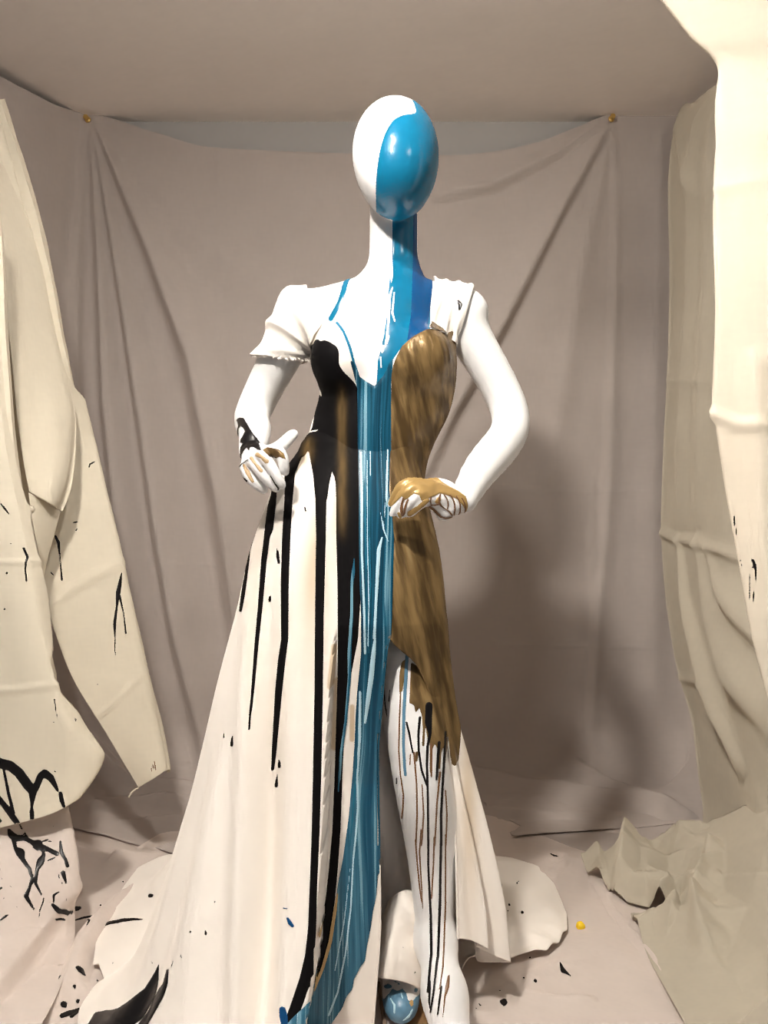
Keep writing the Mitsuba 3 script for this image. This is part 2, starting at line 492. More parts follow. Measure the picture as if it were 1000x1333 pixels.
def tilted_wall(key, a, b, z1, th, mat, label):
    a, b = np.asarray(a, float), np.asarray(b, float)
    d = (b - a) / np.linalg.norm(b - a)
    n = np.array([d[1], -d[0]]) * th
    m = trimesh.creation.extrude_polygon(Polygon([a, b, b + n, a + n]), z1)
    put(key, m, mat, False, label, kind='structure')


CEIL = 2.487
slab('floor', (-3.5, -3.0, -0.1), (3.5, 3.3, 0.0), 'plaster_grey', 'grey floor under the drop cloths')
slab('ceiling', (-1.9, 1.62, CEIL), (1.9, 3.12, CEIL + 0.06), 'plaster', 'plain off white ceiling of the small booth')
slab('wall_back', (-1.3, 3.03, 0.0), (1.3, 3.12, CEIL), 'plaster_grey', 'grey back wall showing as a strip above the sagging sheet')
tilted_wall('wall_left', (-1.205, 3.03), (-1.76, 1.62), CEIL, 0.08, 'plaster_grey', 'left wall of the booth behind the hanging sheets')
tilted_wall('wall_right', (1.42, 1.62), (1.21, 3.03), CEIL, 0.08, 'plaster_grey', 'right wall of the booth behind the hanging canvas')

# ---------------------------------------------------------------- grey sheet pinned round the left and back walls
def path_points():
    p = np.array([(-1.70, 1.70), (-1.135, 2.985), (1.165, 2.985), (1.245, 2.55)])
    dense = np.vstack([np.linspace(p[0], p[1], 300)[:-1], np.linspace(p[1], p[2], 500)[:-1], np.linspace(p[2], p[3], 110)])
    L = np.r_[0, np.cumsum(np.linalg.norm(np.diff(dense, axis=0), axis=1))]
    u = np.linspace(0, L[-1], 900)
    q = np.c_[np.interp(u, L, dense[:, 0]), np.interp(u, L, dense[:, 1])]
    from scipy.ndimage import gaussian_filter1d
    return gaussian_filter1d(q, 10, axis=0, mode='nearest')


def back_sheet():
    q = path_points()
    L = np.r_[0, np.cumsum(np.linalg.norm(np.diff(q, axis=0), axis=1))]
    nu, nv = 360, 330
    u = np.linspace(0, L[-1], nu)
    x, y = np.interp(u, L, q[:, 0]), np.interp(u, L, q[:, 1])
    tx, ty = np.gradient(x), np.gradient(y)
    n = np.c_[ty, -tx] / np.hypot(tx, ty)[:, None]           # into the booth
    corner = u[np.argmin(np.abs(x + 1.135) + np.abs(y - 2.985))]
    S = -1.135 + (u - corner)                                 # runs like x along the back wall
    px = 500 + S / 2.985 * FOCAL
    py = PchipInterpolator([-200, 60, 113, 200, 270, 400, 480, 590, 650, 700, 750, 797, 850, 1000], [168, 160, 151.5, 174, 193, 200, 203, 204, 198, 187, 168, 152, 152, 152])(px)
    ztop = np.minimum(1 - (py - 666.5) / FOCAL * 2.985, CEIL - 0.004)
    run = np.interp(S, [-1.3, -1.0, -0.5, 0.3, 0.75, 1.2], [0.03, 0.3, 0.55, 0.56, 0.66, 0.66])
    R = 0.2
    t = np.linspace(0, 1, nv)[:, None] ** 0.92
    a = ztop - R
    total = a + R * np.pi / 2 + run
    w = t * total
    ang = np.clip((w - a) / R, 0, np.pi / 2)
    z = np.where(w < a, ztop - w, R - R * np.sin(ang))
    off = np.where(w < a, 0, R - R * np.cos(ang)) + np.clip(w - a - R * np.pi / 2, 0, None)
    SS, ZZ = np.broadcast_to(S, z.shape), z
    P2 = np.c_[SS.ravel(), (ztop - w + 0 * z).ravel()]       # unrolled sheet: below zero it lies on the floor
    P2[:, 1] = np.where(w.ravel() < a.repeat(1)[None].repeat(nv, 0).ravel(), z.ravel(), (R * 1.0 - (w - a)).ravel())

    def pix(*pts):
        return [((X - 500) / FOCAL * 2.985, 1 - (Y - 666.5) / FOCAL * 2.985) for X, Y in pts]
    disp = np.zeros(len(P2))
    disp += ridge(P2, pix((121, 160), (160, 250), (195, 330), (250, 470), (290, 650), (318, 860)), 0.125, 0.15, 0.04, 0.12)
    disp += ridge(P2, pix((119, 160), (150, 330), (190, 560), (235, 830), (275, 1010)), 0.11, 0.10, 0.03, 0.12)
    disp += ridge(P2, pix((116, 165), (128, 330), (140, 520), (175, 800), (205, 1000)), 0.095, 0.08, 0.03, 0.15)
    disp += ridge(P2, pix((114, 165), (100, 330), (92, 560), (90, 800)), 0.03, 0.05, 0.05, 0.2)
    disp += ridge(P2, pix((798, 158), (730, 280), (655, 425), (590, 540), (540, 650)), 0.07, 0.016, 0.15, 0.3)
    disp += ridge(P2, pix((797, 156), (725, 205), (640, 246), (560, 262)), 0.03, 0.012, 0.05, 0.4)
    disp += ridge(P2, pix((797, 160), (800, 280), (796, 420), (790, 620), (770, 900)), 0.02, 0.04, 0.012, 0.3)
    disp += ridge(P2, pix((797, 160), (760, 330), (735, 480), (715, 640)), 0.018, 0.05, 0.04, 0.3)
    disp += ridge(P2, pix((860, 180), (852, 400), (848, 700), (850, 960)), 0.02, 0.05, 0.05, 0.5)
    disp += ridge(P2, pix((128, 158), (270, 330), (420, 420), (560, 430)), 0.02, 0.09, 0.08, 0.3)
    disp += ridge(P2, pix((770, 620), (768, 720), (770, 860), (765, 1010)), 0.012, 0.03, 0.008, 0.4)
    for line in (((283, 196), (286, 330), (291, 480), (300, 700), (305, 860)), ((640, 840), (760, 843), (870, 846)), ((640, 640), (760, 643), (870, 641)), ((220, 735), (300, 738)), ((600, 600), (598, 700), (590, 840))):
        disp += ridge(P2, pix(*line), 0.004, 0.007, 0.005, 1.0)
    # the lower part gathers and lies in wrinkles on the floor
    low = np.clip((0.75 - P2[:, 1]) / 0.6, 0, 1)
    disp += low * 0.035 * (meshkit.fbm(np.c_[P2[:, 0] * 5 + P2[:, 1] * 1.5, P2[:, 1] * 1.6, np.zeros(len(P2))], 3, 5) - 0.45)
    lying = np.clip((0.25 - P2[:, 1]) / 0.2, 0, 1)
    for line, am in (([(-1.1, 0.15), (-0.9, -0.05), (-0.62, -0.12), (-0.4, -0.2)], 0.05), ([(-0.95, -0.22), (-0.75, -0.2), (-0.5, -0.32)], 0.04), ([(-0.8, -0.38), (-0.6, -0.4)], 0.03),
                     ([(0.1, 0.1), (0.4, 0.0), (0.7, -0.12), (0.95, -0.3)], 0.035), ([(0.75, 0.02), (0.85, -0.15), (1.0, -0.35)], 0.05), ([(0.2, -0.2), (0.5, -0.3), (0.8, -0.33)], 0.02)):
        disp += lying * ridge(P2, line, am, 0.02, 0.07, 0.6)
    disp += 0.006 * (meshkit.fbm(np.c_[P2 * 9, np.ones(len(P2))], 3, 8) - 0.5)
    disp = disp.reshape(z.shape)
    pin_l, pin_r = np.hypot(SS + 1.12, ZZ - 2.487), np.hypot(SS - 0.857, ZZ - 2.487)
    disp = disp * np.clip(np.minimum(pin_l, pin_r) / 0.12, 0.05, 1)
    nz = np.where(w < a, 0, np.sin(ang))
    nh = np.where(w < a, 1, np.cos(ang))
    X = x + n[:, 0] * (off + disp * nh)
    Y = y + n[:, 1] * (off + disp * nh)
    Z = z + disp * nz + 0.006 + 0.004 * nz
    V = np.stack([X, Y, np.maximum(Z, 0.004)], -1).reshape(-1, 3)
    return thicken(V, grid_faces(nu, nv)[:, ::-1], 0.0015), V


m, BACK_V = back_sheet()
put('backdrop_sheet', m, 'grey_cloth', True, 'pale taupe sheet pinned across the back of the booth, its top edge sagging', 'drop cloth')

# ---------------------------------------------------------------- brass push pins that hold it
def push_pin(px, py, label):
    c = at(px, py, 2.96)
    prof = np.array([(0, 0), (0.0105, 0), (0.0115, 0.0025), (0.0105, 0.005), (0.0055, 0.007), (0.0045, 0.015), (0.0062, 0.019), (0.009, 0.021), (0.0095, 0.024), (0.0085, 0.0265), (0, 0.0275)])
    m = trimesh.creation.revolve(prof, sections=24)
    m.apply_transform(trimesh.transformations.rotation_matrix(math.pi / 2, (1, 0, 0)))
    m.apply_translation(c + [0, 0.012, 0])
    key = put('push_pin', m, 'brass', 40, label, 'push pin', group='brass push pins of the backdrop sheet')
    needle = trimesh.creation.cylinder(0.0012, 0.06, sections=8)
    needle.apply_transform(trimesh.transformations.rotation_matrix(math.pi / 2, (1, 0, 0)))
    needle.apply_translation(c + [0, 0.04, 0])
    put(key + '__needle', needle, 'brass', 40)


push_pin(113, 154, 'brass push pin in the left top corner of the taupe backdrop sheet')
push_pin(797, 153, 'brass push pin in the right top edge of the taupe backdrop sheet')

# ---------------------------------------------------------------- pinkish cloth lying on the floor
def floor_sheet():
    nu, nv = 300, 230
    x, y = np.meshgrid(np.linspace(-1.45, 1.05, nu), np.linspace(1.02, 2.62, nv))
    P2 = np.c_[x.ravel(), y.ravel()]

    def pix(*pts):
        return [tuple(onfloor(*p)[:2]) for p in pts]
    z = 0.004 + 0.012 * meshkit.fbm(np.c_[P2 * [4, 6], np.zeros(len(P2))], 3, 11)
    for line, am, a, b in ((((60, 1322), (88, 1275), (105, 1238), (140, 1195), (205, 1145)), 0.035, 0.015, 0.05), (((140, 1330), (105, 1290), (110, 1250), (150, 1200)), 0.018, 0.04, 0.012),
                           (((690, 1303), (730, 1308), (775, 1305)), 0.012, 0.008, 0.03), (((770, 1150), (800, 1195), (850, 1260), (880, 1310)), 0.012, 0.05, 0.006),
                           (((660, 1180), (700, 1150), (745, 1120)), 0.012, 0.04, 0.02), (((640, 1330), (700, 1280), (780, 1235), (850, 1290)), 0.014, 0.06, 0.05),
                           (((650, 1300), (720, 1270), (790, 1265)), 0.008, 0.02, 0.03), (((150, 1130), (210, 1100), (250, 1090)), 0.025, 0.02, 0.05),
                           (((95, 1110), (150, 1130), (220, 1125)), 0.03, 0.02, 0.05)):
        z = z + ridge(P2, pix(*line), am, a, b, 0.5)
    V = np.c_[P2, z]
    return thicken(V, grid_faces(nu, nv), 0.0015), V


m, FLOOR_V = floor_sheet()
FLOOR_F = grid_faces(300, 230)
put('floor_sheet', m, 'floor_cloth_mat', True, 'pinkish beige cloth on the booth floor under the gown, spotted with black paint', 'drop cloth')

# ---------------------------------------------------------------- cream canvases hanging at the left
def net(rows, nu, nv, fn=None, face=(0, -1, 0)):
    V = spline_net([[at(*p) for p in r] for r in rows], nu, nv)
    if fn is not None:
        s, t = np.meshgrid(np.linspace(0, 1, nu), np.linspace(0, 1, nv))
        N = np.cross(np.gradient(V, axis=1), np.gradient(V, axis=0))
        N = N / np.maximum(np.linalg.norm(N, axis=-1, keepdims=True), 1e-9)
        N = np.where(((N @ np.asarray(face, float))[..., None] < 0), -N, N)
        V = V + N * fn(s, t, V)[..., None]
    return V.reshape(-1, 3)


def crease(V, lines, d):
    """Packing creases: thin raised lines through photographed points at depth d, in the sheet's upright plane."""
    P2 = V.reshape(-1, 3)[:, [0, 2]]
    out = np.zeros(len(P2))
    for pts, am, w in lines:
        L = [tuple(at(X, Y, d)[[0, 2]]) for X, Y in pts]
        out += ridge(P2, L, am, w, w, 1.0)
    return out.reshape(V.shape[:2])


def long_sheet():
    R = [(2, 130), (35, 235), (60, 320), (85, 430), (112, 545), (130, 620), (160, 740), (190, 870), (212, 965), (217, 1002)]
    Lf = [(-90, 130), (-90, 270), (-80, 350), (-60, 450), (-30, 560), (8, 650), (52, 765), (92, 878), (133, 948), (179, 1027)]
    rows = []
    for (rx, ry), (lx, ly), k in zip(R, Lf, np.linspace(0, 1, 10)):
        dl, dr_ = 2.02 + 0.10 * k, 2.30 - 0.14 * k
        mx, my = (rx + lx) / 2, (ry + ly) / 2
        curl = 0.05 * (1 - k)
        rows.append([(lx, ly, dl), (mx, my, (dl + dr_) / 2 - 0.015), (rx - (rx - lx) * 0.07, ry - (ry - ly) * .07, dr_ - 0.02 - 0.09 * np.clip((0.5 - k) / 0.2, 0, 1)), (rx, ry, dr_), (rx - 2, ry + 3, dr_ + curl + 0.012)])

    def fn(s, t, V):
        c = crease(V, [([(65, 795), (100, 765), (155, 730)], 0.006, 0.01), ([(124, 933), (150, 915), (188, 873)], 0.004, 0.007)], 2.15)
        return c + 0.01 * np.sin(7 * s + 5 * t) + 0.012 * (meshkit.fbm(V * [4, 4, 2.2], 3, 21) - 0.5) + 0.004 * (meshkit.fbm(V * 12, 2, 22) - 0.5)
    nu, nv = 110, 260
    return net(rows, nu, nv, fn), grid_faces(nu, nv)


LONG_V, LONG_F = long_sheet()
put('long_canvas', thicken(LONG_V, LONG_F, 0.0018, (0, -1, 0.2)), 'cream_canvas', True, 'long cream canvas hanging at the left, ending in a pointed corner above the floor', 'drop cloth')


def flap_sheet():
    R = [(-6, 131, 2.24), (22, 222, 2.22), (49, 318, 2.195), (75, 431, 2.165), (102, 548, 2.12), (97, 615, 2.07), (80, 665, 2.03)]
    Lf = [(-80, 131, 1.99), (-60, 236, 1.98), (-14, 321, 1.97), (10, 431, 1.96), (23, 548, 1.95), (31, 605, 1.95), (37, 640, 1.95)]
    rows = [[l, tuple(np.add(np.multiply(l, 0.5), np.multiply(r, 0.5)) - [0, 0, 0.03]), tuple(np.add(np.multiply(l, 0.12), np.multiply(r, 0.88)) - [0, 0, 0.012]), r] for l, r in zip(Lf, R)]
    nu, nv = 60, 130
    V = net(rows, nu, nv, lambda s, t, V: 0.012 * (meshkit.fbm(V * [7, 7, 3], 3, 31) - 0.5) + 0.006 * np.sin(9 * s + 4 * t))
    rows2 = [[(37, 641, 1.952), (60, 654, 1.985), (79, 666, 2.03)], [(42, 675, 1.96), (57, 685, 1.99), (71, 696, 2.03)], [(49, 712, 1.97), (56, 718, 2.0), (63, 724, 2.03)], [(56, 746, 1.99), (57, 748, 2.0), (58, 749, 2.03)]]
    W = net(rows2, 30, 40)
    m1, m2 = thicken(V, grid_faces(nu, nv), 0.0018, (0, -1, 0)), thicken(W, grid_faces(30, 40), 0.0018, (0, -1, 0))
    return m1, m2


FLAP, FLAP_END = flap_sheet()
put('long_canvas__folded_flap', FLAP, 'cream_canvas', True, 'upper part of the cream canvas, folded forward')
put('long_canvas__folded_corner', FLAP_END, 'cream_canvas', True, 'turned corner under the fold')


def splattered_sheet():
    Lx = -150
    R = [(-4, 250), (8, 350), (15, 450), (24, 560), (38, 650), (56, 742), (70, 830), (92, 915), (133, 985)]
    ds = np.linspace(1.78, 1.84, len(R))
    rows = []
    for (rx, ry), d in zip(R, ds):
        rows.append([(Lx, ry, d - 0.06), (Lx * 0.55 + rx * 0.45, ry, d - 0.02), (Lx * 0.25 + rx * 0.75, ry, d - 0.03), (rx - 14, ry, d - 0.005), (rx, ry, d + 0.05)])
    rows[-1] = [(Lx, 1010, 1.78), (-60, 1000, 1.82), (15, 1000, 1.81), (100, 990, 1.835), (133, 982, 1.87)]
    rows.append([(Lx, 1110, 1.78), (-60, 1092, 1.81), (20, 1073, 1.80), (80, 1052, 1.82), (133, 989, 1.872)])

    def fn(s, t, V):
        c = crease(V, [([(-60, 737), (0, 735), (58, 742)], 0.004, 0.006), ([(-60, 918), (0, 913), (50, 905), (82, 880)], 0.004, 0.007), ([(45, 640), (50, 760), (52, 900), (56, 1060)], 0.006, 0.02)], 1.7)
        return c + 0.012 * np.sin(6 * s + 3 * t) + 0.008 * (meshkit.fbm(V * [5, 5, 2.5], 3, 41) - 0.5)
    nu, nv = 110, 220
    return net(rows, nu, nv, fn), grid_faces(nu, nv)


SPLAT_V, SPLAT_F = splattered_sheet()
put('creased_canvas', thicken(SPLAT_V, SPLAT_F, 0.0018, (0, -1, 0.2)), 'cream_canvas', True, 'creased cream canvas at the left, thick black paint looping over its hem', 'drop cloth')


def skirting_sheet():
    rows = [[(-150, 985, 1.94), (0, 985, 1.96), (55, 985, 1.97), (84, 990, 1.98), (90, 1000, 2.03)],
            [(-150, 1060, 1.84), (0, 1060, 1.87), (55, 1055, 1.89), (85, 1050, 1.90), (91, 1050, 1.95)],
            [(-150, 1150, 1.68), (0, 1145, 1.75), (55, 1140, 1.80), (88, 1140, 1.83), (95, 1140, 1.86)],
            [(-150, 1230, 1.62), (0, 1225, 1.70), (50, 1215, 1.76), (85, 1225, 1.77), (97, 1215, 1.80)],
            [(-150, 1300, 1.55), (0, 1300, 1.58), (40, 1300, 1.60), (72, 1295, 1.63), (90, 1262, 1.69)],
            [(-150, 1400, 1.40), (-20, 1390, 1.42), (20, 1385, 1.43), (45, 1360, 1.47), (64, 1325, 1.54)]]

    def fn(s, t, V):
        P2 = V.reshape(-1, 3)[:, [0, 2]]
        c = ridge(P2, [tuple(at(X, Y, 1.72)[[0, 2]]) for X, Y in ((78, 1130), (62, 1190), (30, 1250), (-20, 1320))], 0.035, 0.02, 0.10, 0.8).reshape(s.shape)
        return c + 0.008 * (meshkit.fbm(V * 6, 3, 51) - 0.5)
    nu, nv = 110, 150
    V = net(rows, nu, nv, fn)
    V[:, 2] = np.maximum(V[:, 2], 0.024 + 0.01 * (V[:, 1] < 1.7))
    return V, grid_faces(nu, nv)


SKIRTING_V, SKIRTING_F = skirting_sheet()
put('splashed_cloth', thicken(SKIRTING_V, SKIRTING_F, 0.0018, (0, -1, 0.2)), 'floor_cloth_mat', True, 'pinkish cloth below the creased canvas, splashed with branching black paint', 'drop cloth')

# ---------------------------------------------------------------- sage canvas hanging and heaped at the right
def sage_sheet():
    edge = [(894, 134, 2.86), (878, 165, 2.80), (870, 250, 2.78), (872, 340, 2.76), (870, 450, 2.73), (863, 600, 2.70), (861, 700, 2.66), (866, 770, 2.64), (878, 855, 2.61), (903, 955, 2.56), (913, 1040, 2.50), (910, 1092, 2.44)]
    rows = []
    for k, (X, Y, d) in enumerate(edge):
        t = k / (len(edge) - 1)
        y2 = [65, 110, 220, 330, 450, 600, 700, 780, 880, 990, 1075, 1140][k]
        rows.append([(X, Y, d), (X + 10, Y - 2, d - 0.05), (X + 38, (Y * 2 + y2) / 3, d - 0.24), (X + 80 - 6 * t, (Y + 2 * y2) / 3, d - 0.5), (1004 + 8 * t, y2, 1.98 - 0.05 * t), (1110, y2 - 10 + 50 * t, 1.66 - 0.08 * t)])

    def fn(s, t, V):
        P2 = V.reshape(-1, 3)[:, [1, 2]]

        def yz(*pts):
            return [tuple(at(X, Y, d)[[1, 2]]) for X, Y, d in pts]
        f = ridge(P2, yz((885, 700, 2.5), (900, 780, 2.45), (925, 860, 2.35), (945, 930, 2.25), (960, 1010, 2.1)), 0.05, 0.05, 0.03, 0.3)
        f += ridge(P2, yz((905, 700, 2.35), (935, 800, 2.25), (965, 880, 2.1), (1000, 960, 1.95)), 0.04, 0.035, 0.06, 0.3)
        f += ridge(P2, yz((930, 720, 2.25), (960, 770, 2.15), (1000, 850, 1.95)), 0.035, 0.03, 0.05, 0.3)
        f += ridge(P2, yz((895, 160, 2.6), (893, 450, 2.55), (893, 690, 2.5)), 0.03, 0.05, 0.07, 0.6)
        f += ridge(P2, yz((915, 160, 2.45), (915, 450, 2.4), (915, 690, 2.35)), 0.025, 0.06, 0.05, 0.5)
        f += ridge(P2, yz((872, 165, 2.8), (890, 200, 2.7), (925, 260, 2.5)), 0.02, 0.03, 0.03, 0.5)
        f += ridge(P2, yz((866, 495, 2.72), (900, 497, 2.5), (932, 497, 2.3)), 0.007, 0.012, 0.012, 1.0)
        f += ridge(P2, yz((862, 696, 2.66), (880, 702, 2.55), (960, 718, 2.15), (990, 738, 2.0)), 0.014, 0.012, 0.02, 1.0)
        f += ridge(P2, yz((880, 884, 2.6), (930, 893, 2.3)), 0.01, 0.012, 0.02, 1.0)
        return f.reshape(s.shape) + 0.022 * (meshkit.fbm(V * [3, 3.5, 1.0], 3, 61) - 0.5) + 0.008 * (meshkit.fbm(V * 9, 3, 62) - 0.5)
    nu, nv = 170, 280
    return net(rows, nu, nv, fn, (-1, -0.5, 0)), grid_faces(nu, nv)


SAGE_V, SAGE_F = sage_sheet()
put('sage_canvas', thicken(SAGE_V, SAGE_F, 0.0018, (-1, -0.6, 0)), 'sage_cloth', True, 'greenish beige canvas hanging down the right wall, crumpled where it meets the floor', 'drop cloth')


def heap(points, outline, h, sharp=True, blur=1.0, seed=1, rough=0.004, folds=()):
    """Cloth heaped on the floor: heights at floor points, clipped to its outline."""
    P = np.array([list(onfloor(X, Y, z)) for X, Y, z in points])
    O = np.array([onfloor(X, Y, z)[:2] for X, Y, z in outline])
    OZ = np.array([z for _, _, z in outline])
    P = np.vstack([P, np.c_[O, OZ]])
    lo, hi = P[:, :2].min(0) - 2 * h, P[:, :2].max(0) + 2 * h
    nx, ny = np.ceil((hi - lo) / h).astype(int) + 1
    gx, gy = np.meshgrid(lo[0] + h * np.arange(nx), lo[1] + h * np.arange(ny))
    I = (LinearNDInterpolator if sharp else CloughTocher2DInterpolator)(P[:, :2], P[:, 2])
    z = I(gx, gy)
    bad = np.isnan(z)
    z = np.where(bad, 0.015, z)
    z = gaussian_filter(z, blur)
    Q = np.c_[gx.ravel(), gy.ravel()]
    f = signed([O], Q)
    z = z.ravel() + rough * (meshkit.fbm(np.c_[Q * 14, np.zeros(len(Q))], 3, seed) - 0.3)
    for line, am, wl, wr in folds:
        z = z + ridge(Q, [tuple(onfloor(*q)[:2]) for q in line], 1.15 * am, wl, wr, 0.7, True)
    A, F = clip(np.c_[Q, z, f], grid_faces(nx, ny), f)
    A[:, 2] = np.maximum(A[:, 2], 0.018) + 0.004
    return A[:, :3], F


HEAP_OUT = [(745, 1113, .06), (762, 1110, .06), (776, 1106, .06), (789, 1110, .07), (800, 1102, .09), (812, 1082, .10), (826, 1080, .10), (842, 1090, .07), (850, 1096, .06), (860, 1084, .08), (878, 1077, .10), (893, 1082, .09), (912, 1078, .12), (940, 1062, .16), (985, 1040, .25),
            (1040, 1040, .32), (1100, 1200, .35), (1100, 1420, .12), (960, 1450, .03), (915, 1380, .015), (888, 1330, .015), (870, 1298, .015), (850, 1262, .015), (838, 1235, .015), (826, 1205, .02), (821, 1190, .025), (838, 1191, .02), (848, 1189, .02), (873, 1193, .012), (845, 1186, .012),
            (818, 1179, .012), (803, 1172, .012), (788, 1161, .012), (765, 1142, .012), (748, 1127, .012)]
HEAP_PTS = [(752, 1117, .075), (770, 1135, .06), (798, 1157, .05), (779, 1118, .035), (786, 1140, .04), (811, 1092, .115), (806, 1125, .085), (800, 1150, .06), (840, 1127, .075), (872, 1127, .06), (855, 1105, .05), (835, 1100, .10), (873, 1115, .065),
            (895, 1090, .105), (910, 1100, .13), (880, 1140, .09), (892, 1134, .115), (905, 1148, .12), (914, 1140, .085), (842, 1155, .055), (860, 1150, .085), (880, 1165, .012), (893, 1175, .014), (875, 1150, .075), (905, 1165, .09), (878, 1176, .075), (884, 1190, .05), (874, 1207, .055),
            (888, 1180, .03), (898, 1182, .10), (905, 1210, .085), (917, 1243, .06), (880, 1205, .06), (895, 1232, .045), (830, 1200, .045), (860, 1215, .04), (900, 1270, .03), (940, 1270, .05), (915, 1130, .12), (945, 1110, .15), (985, 1150, .17), (945, 1170, .10), (975, 1185, .13), (1000, 1250, .10), (960, 1220, .085), (1000, 1330, .05), (930, 1330, .03), (1000, 1090, .24), (940, 1085, .15)]
HEAP_FOLDS = [(((813, 1082, .1), (808, 1120, .08), (799, 1157, .03)), 0.05, 0.05, 0.012), (((777, 1107, .05), (782, 1128, .05), (789, 1152, .03)), 0.03, 0.012, 0.04), (((875, 1127, .06), (840, 1127, .06), (812, 1130, .05)), 0.03, 0.05, 0.014),
              (((840, 1153, .05), (868, 1150, .07), (896, 1170, .07)), 0.035, 0.012, 0.06), (((898, 1178, .08), (906, 1210, .07), (918, 1244, .04)), 0.05, 0.05, 0.012), (((879, 1172, .06), (880, 1192, .05), (874, 1207, .05)), 0.05, 0.014, 0.04),
              (((920, 1122, .1), (910, 1150, .1), (899, 1177, .08)), 0.05, 0.06, 0.014), (((912, 1080, .12), (885, 1090, .08), (874, 1127, .06)), 0.03, 0.05, 0.02), (((836, 1081, .1), (850, 1100, .06), (873, 1126, .06)), -0.025, 0.03, 0.03),
              (((826, 1196, .03), (850, 1205, .03), (878, 1200, .05)), 0.02, 0.012, 0.05), (((945, 1160, .1), (975, 1172, .12), (1000, 1178, .13)), 0.03, 0.012, 0.06), (((880, 1205, .05), (910, 1245, .03), (950, 1290, .03)), 0.014, 0.012, 0.07)]
HEAP_V, HEAP_F = heap(HEAP_PTS, HEAP_OUT, 0.005, True, 0.7, 71, 0.006, HEAP_FOLDS)
put('sage_canvas__crumpled_heap', thicken(HEAP_V, HEAP_F, 0.002), 'sage_cloth', True, 'crumpled heap of the greenish beige canvas on the floor')


def bright_sheet():
    edge = [(800, -70, 1.50), (858, -3, 1.50), (900, 48, 1.50), (936, 94, 1.50), (933, 180, 1.49), (930, 270, 1.49), (933, 400, 1.48), (928, 530, 1.48), (934, 560, 1.475), (946, 640, 1.47), (960, 720, 1.46), (976, 805, 1.45), (1000, 905, 1.44), (1030, 1010, 1.43)]
    rows = []
    for k, (X, Y, d) in enumerate(edge):
        rows.append([(X + 5, Y + 1, d + 0.035), (X, Y, d), (X + 30, Y, d - 0.02), (X + 90, Y, d - 0.05), (1250, Y, d - 0.17)])

    def fn(s, t, V):
        c = crease(V, [([(928, 530), (960, 552), (1000, 556)], 0.008, 0.012), ([(985, 470), (986, 560), (990, 700), (1000, 850)], 0.012, 0.018), ([(935, 235), (1000, 232)], 0.004, 0.01), ([(936, 100), (960, 150), (1000, 190)], 0.006, 0.03)], 1.45)
        return c + 0.012 * (meshkit.fbm(V * [5, 5, 2], 3, 81) - 0.5)
    nu, nv = 90, 220
    return net(rows, nu, nv, fn), grid_faces(nu, nv)


BRIGHT_V, BRIGHT_F = bright_sheet()
put('bright_canvas', thicken(BRIGHT_V, BRIGHT_F, 0.0018, (0, -1, 0.2)), 'white_canvas', True, 'brightly lit cream canvas at the right edge with a small black paint loop', 'drop cloth')

# ---------------------------------------------------------------- the mannequin
B = Field((-0.36, 1.28, -0.01), (0.36, 1.90, 1.88), 0.0048)
# head: a smooth faceless egg, chin forward over the neck
B.ball((0.022, 1.625, 1.738), (0.0855, 0.105, 0.100), 0.03)
B.ball((0.026, 1.578, 1.674), (0.0715, 0.088, 0.0880), 0.05)
# neck and shoulders
B.cone((0.020, 1.672, 1.66), (0.020, 1.680, 1.49), 0.0495, 0.0515, 0.007)
B.cone((0.020, 1.680, 1.49), (0.016, 1.676, 1.42), 0.0515, 0.072, 0.03)
B.limb([(0.01, 1.672, 1.440), (-0.10, 1.670, 1.430), (-0.172, 1.668, 1.408)], [0.05, 0.043, 0.047], 0.05)
B.limb([(0.01, 1.672, 1.440), (0.10, 1.670, 1.436), (0.166, 1.668, 1.415)], [0.05, 0.043, 0.047], 0.05)
# chest, bust, waist, hips
B.ball((0.0, 1.645, 1.335), (0.138, 0.088, 0.135), 0.06)
B.ball((0.058, 1.632, 1.255), (0.076, 0.072, 0.11), 0.05)
B.cone((-0.010, 1.640, 1.28), (-0.034, 1.635, 1.13), 0.100, 0.088, 0.06)
B.ball((-0.036, 1.635, 1.135), (0.114, 0.084, 0.11), 0.05)
B.ball((-0.040, 1.650, 0.975), (0.128, 0.105, 0.13), 0.07)
B.ball((-0.083, 1.572, 1.303), (0.056, 0.060, 0.062), 0.03)
B.ball((0.066, 1.572, 1.303), (0.056, 0.060, 0.062), 0.03)
# the leg in front, in the slit of the gown
B.limb([(0.012, 1.635, 0.94), (0.043, 1.575, 0.72), (0.069, 1.525, 0.515), (0.090, 1.550, 0.385), (0.097, 1.558, 0.29), (0.099, 1.545, 0.17)], [0.090, 0.068, 0.054, 0.052, 0.044, 0.032], 0.03)
B.chain([(0.100, 1.545, 0.17), (0.100, 1.580, 0.085)], [0.031, 0.026], 0.03)
B.chain([(0.101, 1.530, 0.165), (0.112, 1.470, 0.108), (0.124, 1.405, 0.045)], [0.032, 0.036, 0.036], 0.035)
B.cone((0.124, 1.405, 0.040), (0.132, 1.345, 0.024), 0.034, 0.020, 0.02)
# the other leg, its toes just showing
B.limb([(-0.085, 1.640, 0.92), (-0.060, 1.650, 0.70), (-0.030, 1.650, 0.51), (-0.005, 1.690, 0.36), (0.022, 1.710, 0.17)], [0.092, 0.072, 0.052, 0.050, 0.031], 0.03)
B.chain([(0.022, 1.710, 0.17), (0.022, 1.740, 0.085)], [0.031, 0.026], 0.03)
B.chain([(0.022, 1.700, 0.165), (0.028, 1.635, 0.10), (0.032, 1.585, 0.052)], [0.031, 0.034, 0.035], 0.035)
B.ball((0.033, 1.555, 0.042), (0.033, 0.045, 0.030), 0.02)
